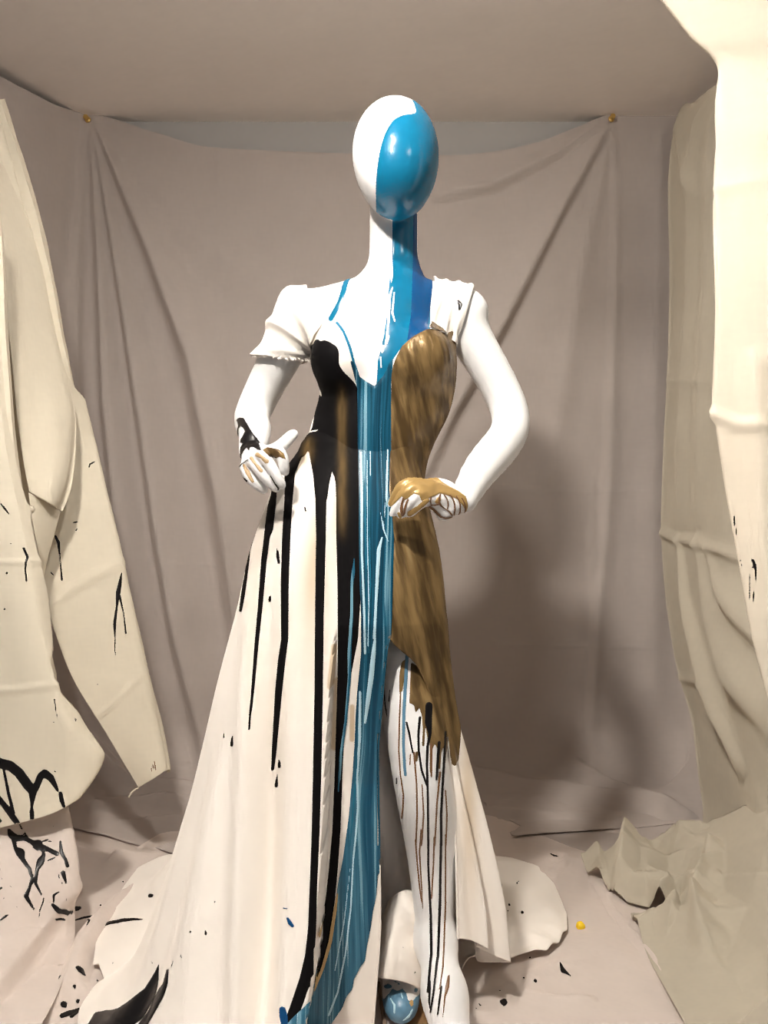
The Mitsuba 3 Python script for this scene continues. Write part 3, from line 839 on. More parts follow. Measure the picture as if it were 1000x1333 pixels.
# arms
ELB_L, WR_L = (-0.279, 1.715, 1.222), (-0.2560, 1.535, 1.118)
ELB_R, WR_R = (0.266, 1.675, 1.206), (0.152, 1.500, 1.022)
B.limb([(-0.172, 1.668, 1.412), (-0.222, 1.690, 1.325), ELB_L, (-0.269, 1.635, 1.175), WR_L], [0.046, 0.041, 0.0355, 0.0335, 0.0245], 0.025)
B.limb([(0.166, 1.668, 1.415), (0.208, 1.675, 1.325), ELB_R, (0.226, 1.600, 1.122), WR_R], [0.047, 0.0405, 0.0370, 0.0370, 0.0240], 0.025)
BODY_V, BODY_F = B.mesh(3)
labels['mannequin'] = {'label': 'faceless white mannequin with a half blue head, hands on hips, wearing the gown', 'category': 'mannequin'}
put('mannequin__body', trimesh.Trimesh(BODY_V, BODY_F, process=False), 'mannequin_white', True)


def hand(wrist, arm, knuckles, fingers, thumb, pads, key, label):
    H = Field(np.min([wrist] + [p for f in fingers for p in f] + thumb, 0) - 0.035, np.max([wrist] + [p for f in fingers for p in f] + thumb, 0) + 0.035, 0.0016)
    H.cone(np.add(wrist, np.subtract(arm, wrist) * 0.10), wrist, 0.0250, 0.0215, 0.01)
    for k in knuckles:
        H.cone(wrist, k, 0.0175, 0.0088, 0.008)
    for p, q in zip(knuckles[:-1], knuckles[1:]):
        H.cone(p, q, 0.0092, 0.0092, 0.006)
    for a, b, ra, rb in pads:
        H.cone(a, b, ra, rb, 0.012)
    for k, f in zip(knuckles, fingers):
        pts = [k] + list(f)
        H.limb(pts, np.linspace(0.0082, 0.0052, len(pts)), 0.0022)
    H.limb(thumb, np.linspace(0.0125, 0.0068, len(thumb)), 0.006)
    V, F = H.mesh(2)
    put(key, trimesh.Trimesh(V, F, process=False), 'mannequin_white', True, label)
    # nails: thin oval plates at the finger ends
    for f in list(fingers) + [thumb[1:]]:
        tip, prev = np.array(f[-1], float), np.array(f[-2], float)
        d = (tip - prev) / np.linalg.norm(tip - prev)
        up = np.array([0, -1.0, 0.45])
        up = up - d * (up @ d)
        up /= np.linalg.norm(up)
        side = np.cross(d, up)
        nail = trimesh.creation.icosphere(2, 1.0)
        nail.apply_transform(np.vstack([np.c_[side * 0.0047, d * 0.0062, up * 0.0012, tip - d * 0.0012 + up * 0.0058], [0, 0, 0, 1]]))
        put(key + '__nail', nail, 'mannequin_white', True)
    return V, F


# the hand hanging at the hip, fingers down, thumb up against the waist
P = at
HANDL = hand(WR_L, ELB_L, [P(319.5, 608, 1.49), P(328, 599, 1.475), P(338.5, 592, 1.468), P(348, 588, 1.475)],
             [[P(328, 624, 1.478), P(337, 632, 1.48), P(344, 638, 1.487)], [P(339.5, 614, 1.462), P(351, 627, 1.463), P(361, 636.5, 1.47)],
              [P(349.5, 602, 1.452), P(359.5, 619, 1.452), P(367.5, 632.5, 1.46)], [P(364, 589, 1.462), P(369, 601, 1.46), P(371.5, 615, 1.468)]],
             [P(340, 588, 1.51), P(356, 588, 1.50), P(371, 576, 1.505), P(383, 564.5, 1.515)],
             [(P(336, 590, 1.50), P(347, 592, 1.49), 0.016, 0.013)], 'mannequin__hand', 'hand hanging at the hip with gold stained knuckles')
# the hand resting on the gold hip
HANDR = hand(WR_R, ELB_R, [P(560, 632.5, 1.462), P(556, 639.5, 1.450), P(556, 646, 1.447), P(560, 652, 1.450)],
             [[P(530, 630.5, 1.447), P(518, 642, 1.450), P(509.5, 656, 1.458)], [P(535, 638.5, 1.436), P(522, 652, 1.440), P(511.5, 668.5, 1.452)],
              [P(543, 646, 1.433), P(531, 658, 1.437), P(522, 670.5, 1.450)], [P(549, 653, 1.437), P(540, 661, 1.442), P(532, 668, 1.450)]],
             [P(588, 640, 1.49), P(570, 632, 1.50), P(553, 634, 1.508), P(540, 640, 1.512)],
             [(P(592, 658, 1.485), P(578, 666, 1.478), 0.017, 0.014), (P(578, 666, 1.478), P(566, 657, 1.462), 0.014, 0.011)], 'mannequin__hand', 'hand resting on the gold hip, banded with dark paint rings')
BODY = Target((BODY_V, BODY_F), HANDL, HANDR)

# ---------------------------------------------------------------- the gown
labels['gown'] = {'label': 'long white gown poured with black, blue and gold paint, worn by the mannequin', 'category': 'gown'}


def tab(col, z):
    t = np.array(SK)
    o = np.argsort(t[:, 0])
    return PchipInterpolator(t[o, 0], t[o, col])(z)


def lw(px, py=None, d=1.63):
    return (px - 500) / FOCAL * d


#      z,    left,      right,    front, back
SK = [(1.163, lw(397), lw(556), 1.541, 1.730), (1.128, lw(391), lw(553), 1.536, 1.735), (1.089, lw(374), lw(548), 1.520, 1.745), (1.042, lw(355), lw(552), 1.500, 1.760), (0.979, lw(341), lw(561), 1.482, 1.775),
      (0.916, lw(330), lw(569), 1.470, 1.785), (0.79, lw(312), lw(577), 1.450, 1.80), (0.632, lw(288), lw(587), 1.425, 1.83), (0.475, lw(262), lw(606), 1.400, 1.86), (0.349, lw(240), lw(621), 1.370, 1.90),
      (0.239, lw(220), lw(631), 1.335, 1.94), (0.113, lw(190), lw(637), 1.280, 1.98), (0.05, lw(158), lw(642), 1.235, 2.0), (0.016, lw(128), lw(646), 1.19, 2.02)]
SLIT_L = PchipInterpolator([0.0, 0.085, 0.24, 0.35, 0.542, 0.64, 0.748, 0.776, 0.80, 1.2], [-0.022, -0.0165, -0.007, -0.0085, -0.011, -0.004, 0.006, 0.0112, 0.0115, 0.0115])
SLIT_R = PchipInterpolator([0.0, 0.15, 0.3, 0.46, 0.567, 0.63, 0.715, 0.776, 0.80, 1.2], [0.155, 0.147, 0.141, 0.134, 0.124, 0.098, 0.062, 0.0112, 0.0115, 0.0115])


def skirt(nu=520, nv=330):
    z = np.r_[np.linspace(1.163, 0.12, nv - 60), np.linspace(0.117, 0.016, 60)][:, None]
    u = np.linspace(0, 1, nu)[None]
    # the hem lifts towards the slit's right side
    e = np.clip((u - 0.80) / 0.2, 0, 1)
    hem = 0.016 + 0.165 * e * e * (3 - 2 * e)
    z = hem + (z - 0.016) * (1.163 - hem) / (1.163 - 0.016)
    xl, xr, yf, yb = (tab(k, z) for k in (1, 2, 3, 4))
    xc, rx = (xl + xr) / 2, (xr - xl) / 2
    tuck = 1 - 0.07 * np.clip((z - 1.138) / 0.02, 0, 1)          # the waist goes in under the bodice
    rx, yf, yb = rx * tuck, 1.63 - (1.63 - yf) * tuck, 1.63 + (yb - 1.63) * tuck
    yc = 1.63 + 0 * z
    yr = np.where(z > 0.79, yf, np.maximum(yf, 1.45 + 0.04 * np.clip((0.79 - z) / 0.3, 0, 1)))
    sa = np.arcsin(np.clip((xc - SLIT_L(z)) / rx, -0.98, 0.98))
    sb = 2 * np.pi - np.arcsin(np.clip((SLIT_R(z) - xc) / rx, -0.98, 0.98)) * 1.0
    # the front opens at phi where x = xc - rx sin(phi)
    phi = sa + (sb - sa) * u
    c, s = np.cos(phi), np.sin(phi)
    x = xc - rx * s
    yf = np.where(s < 0, yr, yf)
    y = np.where(c > 0, yc - (yc - yf) * np.abs(c) ** np.where(s < 0, 0.75 - 0.3 * np.clip((1.1 - z) / 0.2, 0, 1), 0.75), yc + (yb - yc) * np.abs(c) ** 0.9)
    low = np.clip((1.02 - z) / 0.95, 0, 1)
    # soft folds of the falling cloth
    d = low ** 1.3 * (0.010 * np.sin(9 * phi + 1.0 + 1.2 * z) + 0.007 * np.sin(17 * phi + 0.5 - 2 * z)) * np.clip(u / 0.05, 0, 1)
    for x0, x1, am, w in ((-0.262, -0.238, 0.030, 0.020), (-0.215, -0.205, -0.022, 0.018), (-0.30, -0.33, 0.016, 0.03), (-0.18, -0.16, 0.016, 0.016), (-0.115, -0.135, 0.010, 0.018)):
        xs = x1 + (x0 - x1) * np.clip(z / 1.0, 0, 1)
        d = d + np.where(c > 0, am * low * np.exp(-((x - xs) / w) ** 2), 0)
    for p0, am, w in ((5.13, 0.030, 0.05), (5.0, -0.024, 0.05), (4.87, 0.026, 0.05), (4.72, -0.02, 0.05), (4.6, 0.024, 0.06)):
        d = d + am * np.clip((0.62 - z) / 0.4, 0, 1) * np.exp(-((phi - p0) / w) ** 2)
    d = d + 0.004 * low * (meshkit.fbm(np.stack([x * 14, z * 3 + 0 * x, y * 14], -1), 3, 91) - 0.5)
    # the waist seam
    d = d - 0.0022 * np.exp(-((z - 1.158 + 0.10 * (x + 0.03) * 0.2) / 0.003) ** 2)
    n = np.stack([-s * (1 / rx), -c / (np.where(c > 0, yc - yf, yb - yc)), 0 * s], -1)
    n /= np.linalg.norm(n, axis=-1, keepdims=True)
    V = np.stack([x, y, z + 0 * x], -1) + n * d[..., None]
    # the lowest cloth puddles on the floor
    foot = np.clip((0.10 - V[..., 2]) / 0.09, 0, 1)
    V[..., 2] += foot * 0.018 * meshkit.fbm(V * [7, 7, 0.1], 3, 93)
    return V.reshape(-1, 3), grid_faces(nu, nv)


SKIRT_V, SKIRT_F = skirt()
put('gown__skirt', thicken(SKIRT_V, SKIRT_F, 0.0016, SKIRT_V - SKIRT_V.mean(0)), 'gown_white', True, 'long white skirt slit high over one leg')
SKIRT = Target((SKIRT_V, SKIRT_F))
# the slit's gold side and the hem have a rolled edge
def hem_tube(u_end, z0, z1, r):
    nu, nv = 520, 330
    col = SKIRT_V.reshape(nv, nu, 3)[:, u_end]
    col = col[(col[:, 2] < z0) & (col[:, 2] > z1)][::3]
    circ = Polygon([(r * math.cos(a), r * math.sin(a)) for a in np.linspace(0, 2 * np.pi, 9)[:-1]])
    return trimesh.creation.sweep_polygon(circ, col)


put('gown__slit_hem', hem_tube(-1, 0.768, 0.56, 0.0026), 'gold_paint', True, 'gold stained edge of the slit')
put('gown__slit_hem', hem_tube(-1, 0.56, 0.03, 0.0026), 'gown_white', True)
put('gown__slit_hem', hem_tube(0, 0.768, 0.34, 0.002), 'marbled_blue', True, 'blue stained edge of the slit')
put('gown__slit_hem', hem_tube(0, 0.34, 0.03, 0.002), 'gown_white', True)

# right lobe of the train
TR_OUT = [(596, 1150, .06), (640, 1112, .03), (668, 1118, .02), (700, 1128, .02), (722, 1152, .02), (738, 1192, .02), (739, 1212, .02), (728, 1235, .015), (712, 1250, .012), (690, 1253, .012), (664, 1256, .012), (652, 1266, .012), (641, 1271, .012), (625, 1262, .03), (600, 1246, .07), (590, 1200, .09)]
TR_PTS = [(640, 1268, .03), (634, 1225, .13), (630, 1180, .16), (612, 1215, .13), (640, 1150, .09), (660, 1215, .045), (672, 1235, .05), (690, 1238, .03), (700, 1215, .055), (668, 1252, .035), (655, 1245, .06), (735, 1205, .055), (725, 1215, .06), (700, 1228, .055), (715, 1238, .04), (690, 1200, .045), (700, 1160, .04), (720, 1185, .045), (680, 1140, .04), (665, 1180, .06), (650, 1135, .06), (735, 1225, .02), (672, 1214, .035)]
TRAIN_V, TRAIN_F = heap(TR_PTS, TR_OUT, 0.006, True, 2.2, 73, 0.003)
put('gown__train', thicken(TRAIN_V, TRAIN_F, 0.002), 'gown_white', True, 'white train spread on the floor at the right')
# left sweep of the train
TL_OUT = [(252, 1075, .2), (232, 1098, .06), (205, 1117, .03), (180, 1132, .02), (160, 1160, .02), (140, 1190, .02), (126, 1214, .02), (124, 1240, .02), (121, 1262, .015), (128, 1264, .012), (139, 1292, .012), (120, 1335, .012), (80, 1420, .012), (200, 1500, .02), (330, 1500, .05), (330, 1300, .2), (300, 1150, .25)]
TL_PTS = [(240, 1120, .10), (215, 1140, .075), (190, 1160, .05), (160, 1200, .04), (150, 1240, .045), (140, 1225, .035), (205, 1200, .08), (230, 1180, .12), (180, 1260, .05), (220, 1260, .08), (170, 1310, .035), (230, 1330, .06), (260, 1250, .14), (150, 1330, .025), (130, 1238, .035), (240, 1420, .05)]
TRAIN2_V, TRAIN2_F = heap(TL_PTS, TL_OUT, 0.007, True, 4.0, 74, 0.004)
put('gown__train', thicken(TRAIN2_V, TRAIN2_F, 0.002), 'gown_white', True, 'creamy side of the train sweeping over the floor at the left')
# bunched cloth behind the leg
bk = [[(506, 1172, 1.62), (516, 1164, 1.60), (532, 1158, 1.585), (552, 1158, 1.60)], [(498, 1200, 1.60), (512, 1193, 1.56), (530, 1190, 1.55), (552, 1190, 1.57)], [(490, 1230, 1.575), (508, 1228, 1.53), (528, 1222, 1.545), (552, 1222, 1.56)],
      [(486, 1252, 1.56), (506, 1255, 1.515), (528, 1256, 1.53), (550, 1260, 1.55)], [(484, 1266, 1.555), (504, 1275, 1.51), (524, 1278, 1.52), (548, 1288, 1.545)]]
BUNCH_V, BUNCH_F = net(bk, 50, 60, lambda s, t, V: 0.012 * (meshkit.fbm(V * [30, 30, 16], 3, 75) - 0.5)), grid_faces(50, 60)
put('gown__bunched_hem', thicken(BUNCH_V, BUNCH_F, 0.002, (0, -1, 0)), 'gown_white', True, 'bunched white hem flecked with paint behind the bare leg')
TRAINS = Target((TRAIN_V, TRAIN_F), (TRAIN2_V, TRAIN2_F), (BUNCH_V, BUNCH_F), (SKIRT_V, SKIRT_F))


# bodice, sleeve and strap follow the body
def region(polys, lo=None, hi=None, sub=1):
    """The body's faces near the polygons, refined."""
    P2 = BODY_V[:, [0, 2]]
    a, b = np.min([np.min(q, 0) for q in polys], 0) - 0.012, np.max([np.max(q, 0) for q in polys], 0) + 0.012
    m = ((P2 > a) & (P2 < b)).all(1)
    F = BODY_F[m[BODY_F].all(1)]
    u, inv = np.unique(F, return_inverse=True)
    V, F = BODY_V[u], inv.reshape(-1, 3)
    for _ in range(sub):
        V, F = trimesh.remesh.subdivide(V, F)
        V = laplace_fixed(V, F)
    return V, F


def laplace_fixed(V, F, lam=0.4):
    E = np.vstack([F[:, [0, 1]], F[:, [1, 2]], F[:, [2, 0]]])
    k, cnt = np.unique(np.sort(E, 1), axis=0, return_counts=True)
    rim = np.zeros(len(V), bool)
    rim[k[cnt == 1].ravel()] = True
    deg = np.bincount(k.ravel(), minlength=len(V))[:, None]
    S = np.zeros_like(V)
    np.add.at(S, k[:, 0], V[k[:, 1]])
    np.add.at(S, k[:, 1], V[k[:, 0]])
    return np.where(rim[:, None], V, V + lam * (S / np.maximum(deg, 1) - V))

# ---------------------------------------------------------------- paint: outlines in metres on each surface
PAINT = {
    'BODICE': [[(-0.1775,1.317),(-0.161,1.357),(-0.1473,1.372),(-0.1292,1.381),(-0.1113,1.385),(-0.0941,1.371),(-0.0782,1.343),(-0.0674,1.314),(-0.0588,1.284),(-0.0474,1.262),(-0.0327,1.252),(-0.0178,1.243),(0,1.264),(0.0103,1.284),(0.0294,1.31),(0.0418,1.32),(0.0543,1.331),(0.0831,1.35),(0.1154,1.359),(0.1408,1.373),(0.1484,1.345),(0.1539,1.312),(0.1523,1.232),(0.146,1.209),(0.124,1.164),(0.1184,1.143),(0.0987,1.094),(0.0987,1.049),(0.0677,1.048),(0.0385,1.048),(0.01,1.052),(-0.0531,1.052),(-0.1182,1.052),(-0.1824,1.052),(-0.1703,1.147),(-0.1743,1.18),(-0.1678,1.204),(-0.1678,1.269)]],
    'BLACK_BODICE': [[(-0.1616,1.337),(-0.1575,1.342),(-0.1546,1.345),(-0.1507,1.346),(-0.141,1.345),(-0.1251,1.332),(-0.1235,1.332),(-0.1201,1.328),(-0.1184,1.327),(-0.1115,1.327),(-0.1088,1.326),(-0.1028,1.323),(-0.0916,1.315),(-0.0895,1.313),(-0.0878,1.31),(-0.0866,1.307),(-0.0858,1.304),(-0.0852,1.297),(-0.0857,1.289),(-0.0856,1.285),(-0.0849,1.282),(-0.0837,1.279),(-0.082,1.276),(-0.0774,1.27),(-0.0649,1.259),(-0.0585,1.253),(-0.0536,1.246),(-0.0508,1.241),(-0.0501,1.226),(-0.0494,1.2),(-0.049,1.113),(-0.0573,1.077),(-0.0739,1.052),(-0.0989,1.04),(-0.1341,1.041),(-0.1591,1.047),(-0.1758,1.059),(-0.1842,1.078),(-0.1842,1.103),(-0.1819,1.123),(-0.1716,1.134),(-0.1649,1.144),(-0.156,1.15),(-0.1489,1.156),(-0.1439,1.163),(-0.1405,1.169),(-0.139,1.177),(-0.1374,1.196),(-0.1373,1.214),(-0.1486,1.251),(-0.1479,1.26),(-0.147,1.266),(-0.1458,1.268),(-0.1444,1.27),(-0.1313,1.247),(-0.1296,1.245),(-0.1263,1.239),(-0.1223,1.233),(-0.1216,1.233),(-0.1212,1.234),(-0.1216,1.24),(-0.1239,1.247),(-0.1295,1.256),(-0.1451,1.287),(-0.1598,1.322),(-0.1613,1.328),(-0.1619,1.333)]],
    'BLUE_BODICE': [[(-0.0659,1.288),(-0.042,1.29),(-0.0178,1.291),(0.0015,1.297),(0.0206,1.302),(0.0134,1.247),(0.012,1.04),(-0.0508,1.04),(-0.0507,1.238)]],
    'GOLD_BODICE': [[(0.0145,1.258),(0.0152,1.265),(0.0166,1.272),(0.0188,1.28),(0.0217,1.288),(0.0254,1.296),(0.0338,1.311),(0.0437,1.325),(0.0679,1.357),(0.0798,1.366),(0.0975,1.376),(0.1202,1.382),(0.1476,1.385),(0.1682,1.365),(0.1829,1.324),(0.1881,1.295),(0.1915,1.262),(0.1915,1.203),(0.1774,1.161),(0.1669,1.1),(0.1432,1.058),(0.1092,1.037),(0.068,1.036),(0.039,1.044),(0.0215,1.062),(0.011,1.085),(0.0128,1.214)]],
    'HEAD_BLUE': [[(0.0553,1.815),(0.0623,1.778),(0.0623,1.775),(0.0617,1.772),(0.0606,1.769),(0.0589,1.767),(0.0567,1.765),(0.054,1.763),(0.0337,1.754),(0.0292,1.751),(0.025,1.748),(0.021,1.745),(0.0173,1.741),(0.0138,1.736),(0.0074,1.725),(0.0017,1.712),(-0.0033,1.697),(-0.0055,1.689),(-0.0094,1.672),(-0.0125,1.653),(-0.0146,1.635),(-0.0157,1.619),(-0.0158,1.604),(-0.0153,1.593),(-0.0146,1.587),(-0.012,1.578),(-0.008,1.569),(-0.0056,1.566),(-0.0029,1.563),(0.0029,1.558),(0.0118,1.552),(0.0222,1.551),(0.0401,1.551),(0.0982,1.55),(0.1264,1.559),(0.1502,1.576),(0.1694,1.602),(0.1842,1.636),(0.1879,1.653),(0.1915,1.67),(0.1915,1.705),(0.1842,1.74),(0.1694,1.775),(0.1525,1.801),(0.1333,1.819),(0.112,1.827),(0.0884,1.827),(0.0711,1.825),(0.06,1.821)]],
    'FOOT_PALE': [[(0.0131,0.0616),(0.0123,0.0606),(0.0184,0.0565),(0.0191,0.0461),(0.0198,0.0455),(0.0209,0.0457),(0.0219,0.0472),(0.0227,0.0583),(0.0141,0.062)],
        [(0.0525,0.0498),(0.0516,0.0497),(0.0451,0.0428),(0.0357,0.0362),(0.0354,0.0352),(0.0358,0.0342),(0.0365,0.0336),(0.0371,0.0338),(0.0484,0.0385),(0.0544,0.0473),(0.054,0.0487)],
        [(0.0327,0.0705),(0.032,0.0702),(0.034,0.0651),(0.0347,0.0646),(0.0367,0.0648),(0.0369,0.0653),(0.0334,0.0702)]],
    'NECK_BLUE': [[(0.0173,1.628),(0.0173,1.538),(0.014,1.501),(0.0091,1.436),(0.006,1.386),(0,1.342),(-0.0059,1.314),(-0.0118,1.291),(-0.0133,1.262),(-0.0163,1.225),(0.01,1.225),(0.0365,1.226),(0.0633,1.227),(0.0905,1.229),(0.0882,1.279),(0.0879,1.306),(0.0886,1.337),(0.0916,1.378),(0.0925,1.411),(0.0989,1.462),(0.1009,1.499),(0.0883,1.515),(0.0883,1.578),(0.1104,1.628)]],
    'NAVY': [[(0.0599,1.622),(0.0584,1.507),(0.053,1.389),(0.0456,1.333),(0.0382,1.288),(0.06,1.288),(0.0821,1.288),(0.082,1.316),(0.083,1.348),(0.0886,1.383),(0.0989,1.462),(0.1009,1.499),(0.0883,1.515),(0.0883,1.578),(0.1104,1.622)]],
    'STRAP_LINE': [[(-0.0602,1.528),(-0.0617,1.527),(-0.0721,1.502),(-0.0825,1.476),(-0.0874,1.447),(-0.0925,1.425),(-0.1116,1.39),(-0.1115,1.387),(-0.111,1.386),(-0.109,1.384),(-0.1077,1.383),(-0.105,1.383),(-0.1037,1.383),(-0.1019,1.385),(-0.0927,1.402),(-0.0835,1.421),(-0.0772,1.442),(-0.0718,1.473),(-0.0628,1.498),(-0.0544,1.524),(-0.0544,1.526),(-0.0555,1.528),(-0.0572,1.529),(-0.0593,1.529)],
        [(-0.0947,1.378),(-0.0958,1.377),(-0.0961,1.375),(-0.0954,1.372),(-0.081,1.343),(-0.069,1.313),(-0.0615,1.285),(-0.0532,1.262),(-0.0519,1.26),(-0.0496,1.26),(-0.0478,1.262),(-0.0475,1.264),(-0.0559,1.287),(-0.0628,1.315),(-0.0755,1.347),(-0.0907,1.376),(-0.0931,1.378)]],
    'CHEST_WHITE': [[(0.016,1.446),(0.0153,1.445),(0.0087,1.426),(0.0063,1.397),(0.0063,1.368),(0.003,1.339),(0.0037,1.337),(0.0052,1.336),(0.0064,1.337),(0.0074,1.338),(0.0108,1.368),(0.014,1.425),(0.0183,1.445),(0.0176,1.446)],
        [(0.0197,1.435),(0.0186,1.434),(0.0137,1.39),(0.0198,1.371),(0.0211,1.37),(0.0222,1.371),(0.0226,1.372),(0.0182,1.39),(0.0216,1.434),(0.0212,1.435)],
        [(0.0088,1.343),(0.0069,1.343),(0.0052,1.342),(0.0043,1.34),(0.0016,1.325),(0.0025,1.323),(0.0038,1.322),(0.0061,1.322),(0.0071,1.323),(0.0114,1.337),(0.0114,1.34),(0.0105,1.341)],
        [(-0.001,1.322),(-0.0029,1.322),(-0.0046,1.321),(-0.0055,1.319),(-0.0054,1.308),(-0.0048,1.306),(-0.0033,1.306),(-0.0021,1.306),(-0.0013,1.307),(0.0018,1.318),(0.0007,1.321)],
        [(0.0147,1.532),(0.0135,1.531),(0.0132,1.53),(0.0113,1.499),(0.0129,1.473),(0.0134,1.457),(0.0142,1.456),(0.0149,1.456),(0.0183,1.473),(0.0175,1.499),(0.0172,1.53),(0.0169,1.531),(0.0162,1.532)],
        [(-0.0065,1.3),(-0.0076,1.299),(-0.008,1.298),(-0.0066,1.278),(-0.0063,1.278),(-0.0052,1.277),(-0.0042,1.278),(-0.0037,1.278),(-0.0051,1.298),(-0.0055,1.299)]],
    'SLEEVE': [[(-0.1791,1.472),(-0.1963,1.45),(-0.2144,1.434),(-0.2312,1.416),(-0.2476,1.403),(-0.271,1.361),(-0.271,1.326),(-0.238,1.324),(-0.2045,1.321),(-0.1739,1.323),(-0.1546,1.339),(-0.1379,1.355),(-0.1275,1.368),(-0.1177,1.382),(-0.1372,1.397),(-0.1484,1.424),(-0.1602,1.463)]],
    'STRAP': [[(0.0945,1.514),(0.1008,1.489),(0.1023,1.466),(0.1027,1.438),(0.0951,1.386),(0.083,1.348),(0.1147,1.351),(0.1423,1.342),(0.1568,1.371),(0.1717,1.424),(0.1875,1.474),(0.1828,1.491),(0.1417,1.503)]],
    'STRAP_GOLD': [[(0.0736,1.339),(0.0849,1.372),(0.0947,1.375),(0.1158,1.368),(0.1289,1.352),(0.1449,1.341),(0.1117,1.319),(0.0881,1.318)]],
    'STRAP_BLACK': [[(0.1493,1.429),(0.1478,1.428),(0.1475,1.427),(0.1505,1.418),(0.1505,1.409),(0.1516,1.407),(0.1533,1.407),(0.1544,1.407),(0.155,1.409),(0.1581,1.418),(0.1582,1.42),(0.1572,1.422),(0.1515,1.429),(0.1505,1.429)]],
    'SKIRT_GOLD': [[(0.012,1.16),(0.0088,1.039),(0.0145,0.9978),(0.018,0.9518),(0.0156,0.839),(0.0127,0.7621),(0,0.7404),(0.0364,0.6585),(0.0516,0.6076),(0.0899,0.5229),(0.1093,0.5169),(0.1273,0.5165),(0.1362,0.5106),(0.1453,0.5154),(0.1483,0.5452),(0.1506,0.5731),(0.1566,0.6032),(0.2108,0.6258),(0.2108,0.7202),(0.1977,0.7671),(0.1977,0.7966),(0.1981,0.8257),(0.1992,0.8544),(0.203,1.003),(0.2077,1.096),(0.2119,1.13),(0.2119,1.161),(0.0454,1.161)]],
    'SKIRT_BLACK': [[[(-0.1482,1.123),(-0.1354,1.071),(-0.129,1.024),(-0.1262,0.9521),(-0.1257,0.8125),(-0.1245,0.678),(-0.1255,0.4478),(-0.128,0.2975),(-0.1316,0.2615),(-0.1392,0.2306),(-0.1488,0.2055),(-0.1584,0.1824),(-0.1664,0.1607),(-0.1666,0.159),(-0.1662,0.1574),(-0.1651,0.1562),(-0.1618,0.1541),(-0.1597,0.1534),(-0.1553,0.1529),(-0.1533,0.1532),(-0.1517,0.1539),(-0.1504,0.155),(-0.1405,0.1772),(-0.1305,0.2009),(-0.1247,0.2178),(-0.1217,0.2166),(-0.1217,0.1966),(-0.1298,0.1225),(-0.1272,0.1235),(-0.1252,0.1255),(-0.1239,0.1283),(-0.1088,0.1734),(-0.0996,0.2229),(-0.0921,0.2753),(-0.0867,0.3327),(-0.0817,0.4046),(-0.0775,0.5212),(-0.0711,0.6254),(-0.0618,0.6954),(-0.0484,0.7657),(-0.0477,0.7705),(-0.0417,0.8678),(-0.0445,1.128),(-0.0454,1.135),(-0.0478,1.141),(-0.0491,1.142),(-0.0493,1.156),(-0.0776,1.157),(-0.1063,1.157),(-0.1364,1.16),(-0.165,1.16),(-0.1656,1.158),(-0.1688,1.156),(-0.1717,1.154),(-0.1739,1.151),(-0.1803,1.131),(-0.1885,1.113),(-0.1927,1.096),(-0.1956,1.078),(-0.192,1.051),(-0.1907,1.024),(-0.192,0.9514),(-0.1918,0.8661),(-0.1883,0.7668),(-0.1939,0.7276),(-0.1985,0.6724),(-0.2032,0.5636),(-0.2041,0.5341),(-0.2037,0.5328),(-0.202,0.5316),(-0.2005,0.5318),(-0.1992,0.5326),(-0.1984,0.5339),(-0.1943,0.5648),(-0.1848,0.6743),(-0.1797,0.7288),(-0.1751,0.7672),(-0.1766,0.8668),(-0.1757,0.9517),(-0.174,1.024),(-0.1729,1.049),(-0.1726,1.075),(-0.1608,1.109),(-0.1567,1.108)], [(-0.107,1.024),(-0.1034,1.056),(-0.0984,1.081),(-0.0917,1.056),(-0.0895,1.024),(-0.0884,0.9522),(-0.0854,0.868),(-0.0843,0.7954),(-0.0842,0.7706),(-0.0854,0.6985),(-0.0918,0.5216),(-0.0966,0.4058),(-0.1029,0.335),(-0.1087,0.2805),(-0.1134,0.2573),(-0.1147,0.2565),(-0.1153,0.2659),(-0.1163,0.2729),(-0.1154,0.295),(-0.1149,0.3632),(-0.1125,0.4464),(-0.111,0.5471),(-0.11,0.6779),(-0.1101,0.8127),(-0.1081,0.9522),(-0.1084,1.024)]],
        [(-0.2235,1.061),(-0.2246,1.059),(-0.2242,1.057),(-0.2232,1.033),(-0.2283,1.01),(-0.2311,0.9679),(-0.2312,0.9532),(-0.2347,0.9066),(-0.2375,0.8211),(-0.2412,0.7517),(-0.2432,0.684),(-0.2458,0.631),(-0.2464,0.6062),(-0.2458,0.6051),(-0.2446,0.6046),(-0.2434,0.6051),(-0.2429,0.6062),(-0.2415,0.6311),(-0.2375,0.6841),(-0.2338,0.7519),(-0.2283,0.8215),(-0.2231,0.9071),(-0.2185,0.9521),(-0.2121,0.9663),(-0.2088,1.01),(-0.2088,1.032),(-0.2101,1.055),(-0.2109,1.057),(-0.2138,1.061),(-0.2168,1.062),(-0.2204,1.062)],
        [(-0.2628,0.9457),(-0.2636,0.9449),(-0.268,0.9185),(-0.2694,0.8934),(-0.2747,0.8668),(-0.278,0.8413),(-0.2807,0.8084),(-0.2801,0.8073),(-0.2778,0.8066),(-0.2751,0.8073),(-0.2735,0.8091),(-0.2677,0.8412),(-0.2629,0.9002),(-0.2636,0.9219),(-0.2613,0.9446),(-0.2617,0.9454)],
        [(-0.2642,0.9409),(-0.2651,0.9403),(-0.27,0.9107),(-0.274,0.8816),(-0.2732,0.8807),(-0.2714,0.8804),(-0.2696,0.8808),(-0.2687,0.8818),(-0.2676,0.9102),(-0.2633,0.94),(-0.2636,0.9407)],
        [(-0.2017,0.932),(-0.2026,0.9309),(-0.2033,0.9165),(-0.1995,0.9033),(-0.1983,0.9021),(-0.197,0.9018),(-0.1954,0.9026),(-0.1947,0.9041),(-0.1969,0.9175),(-0.2002,0.9313),(-0.2008,0.9319)],
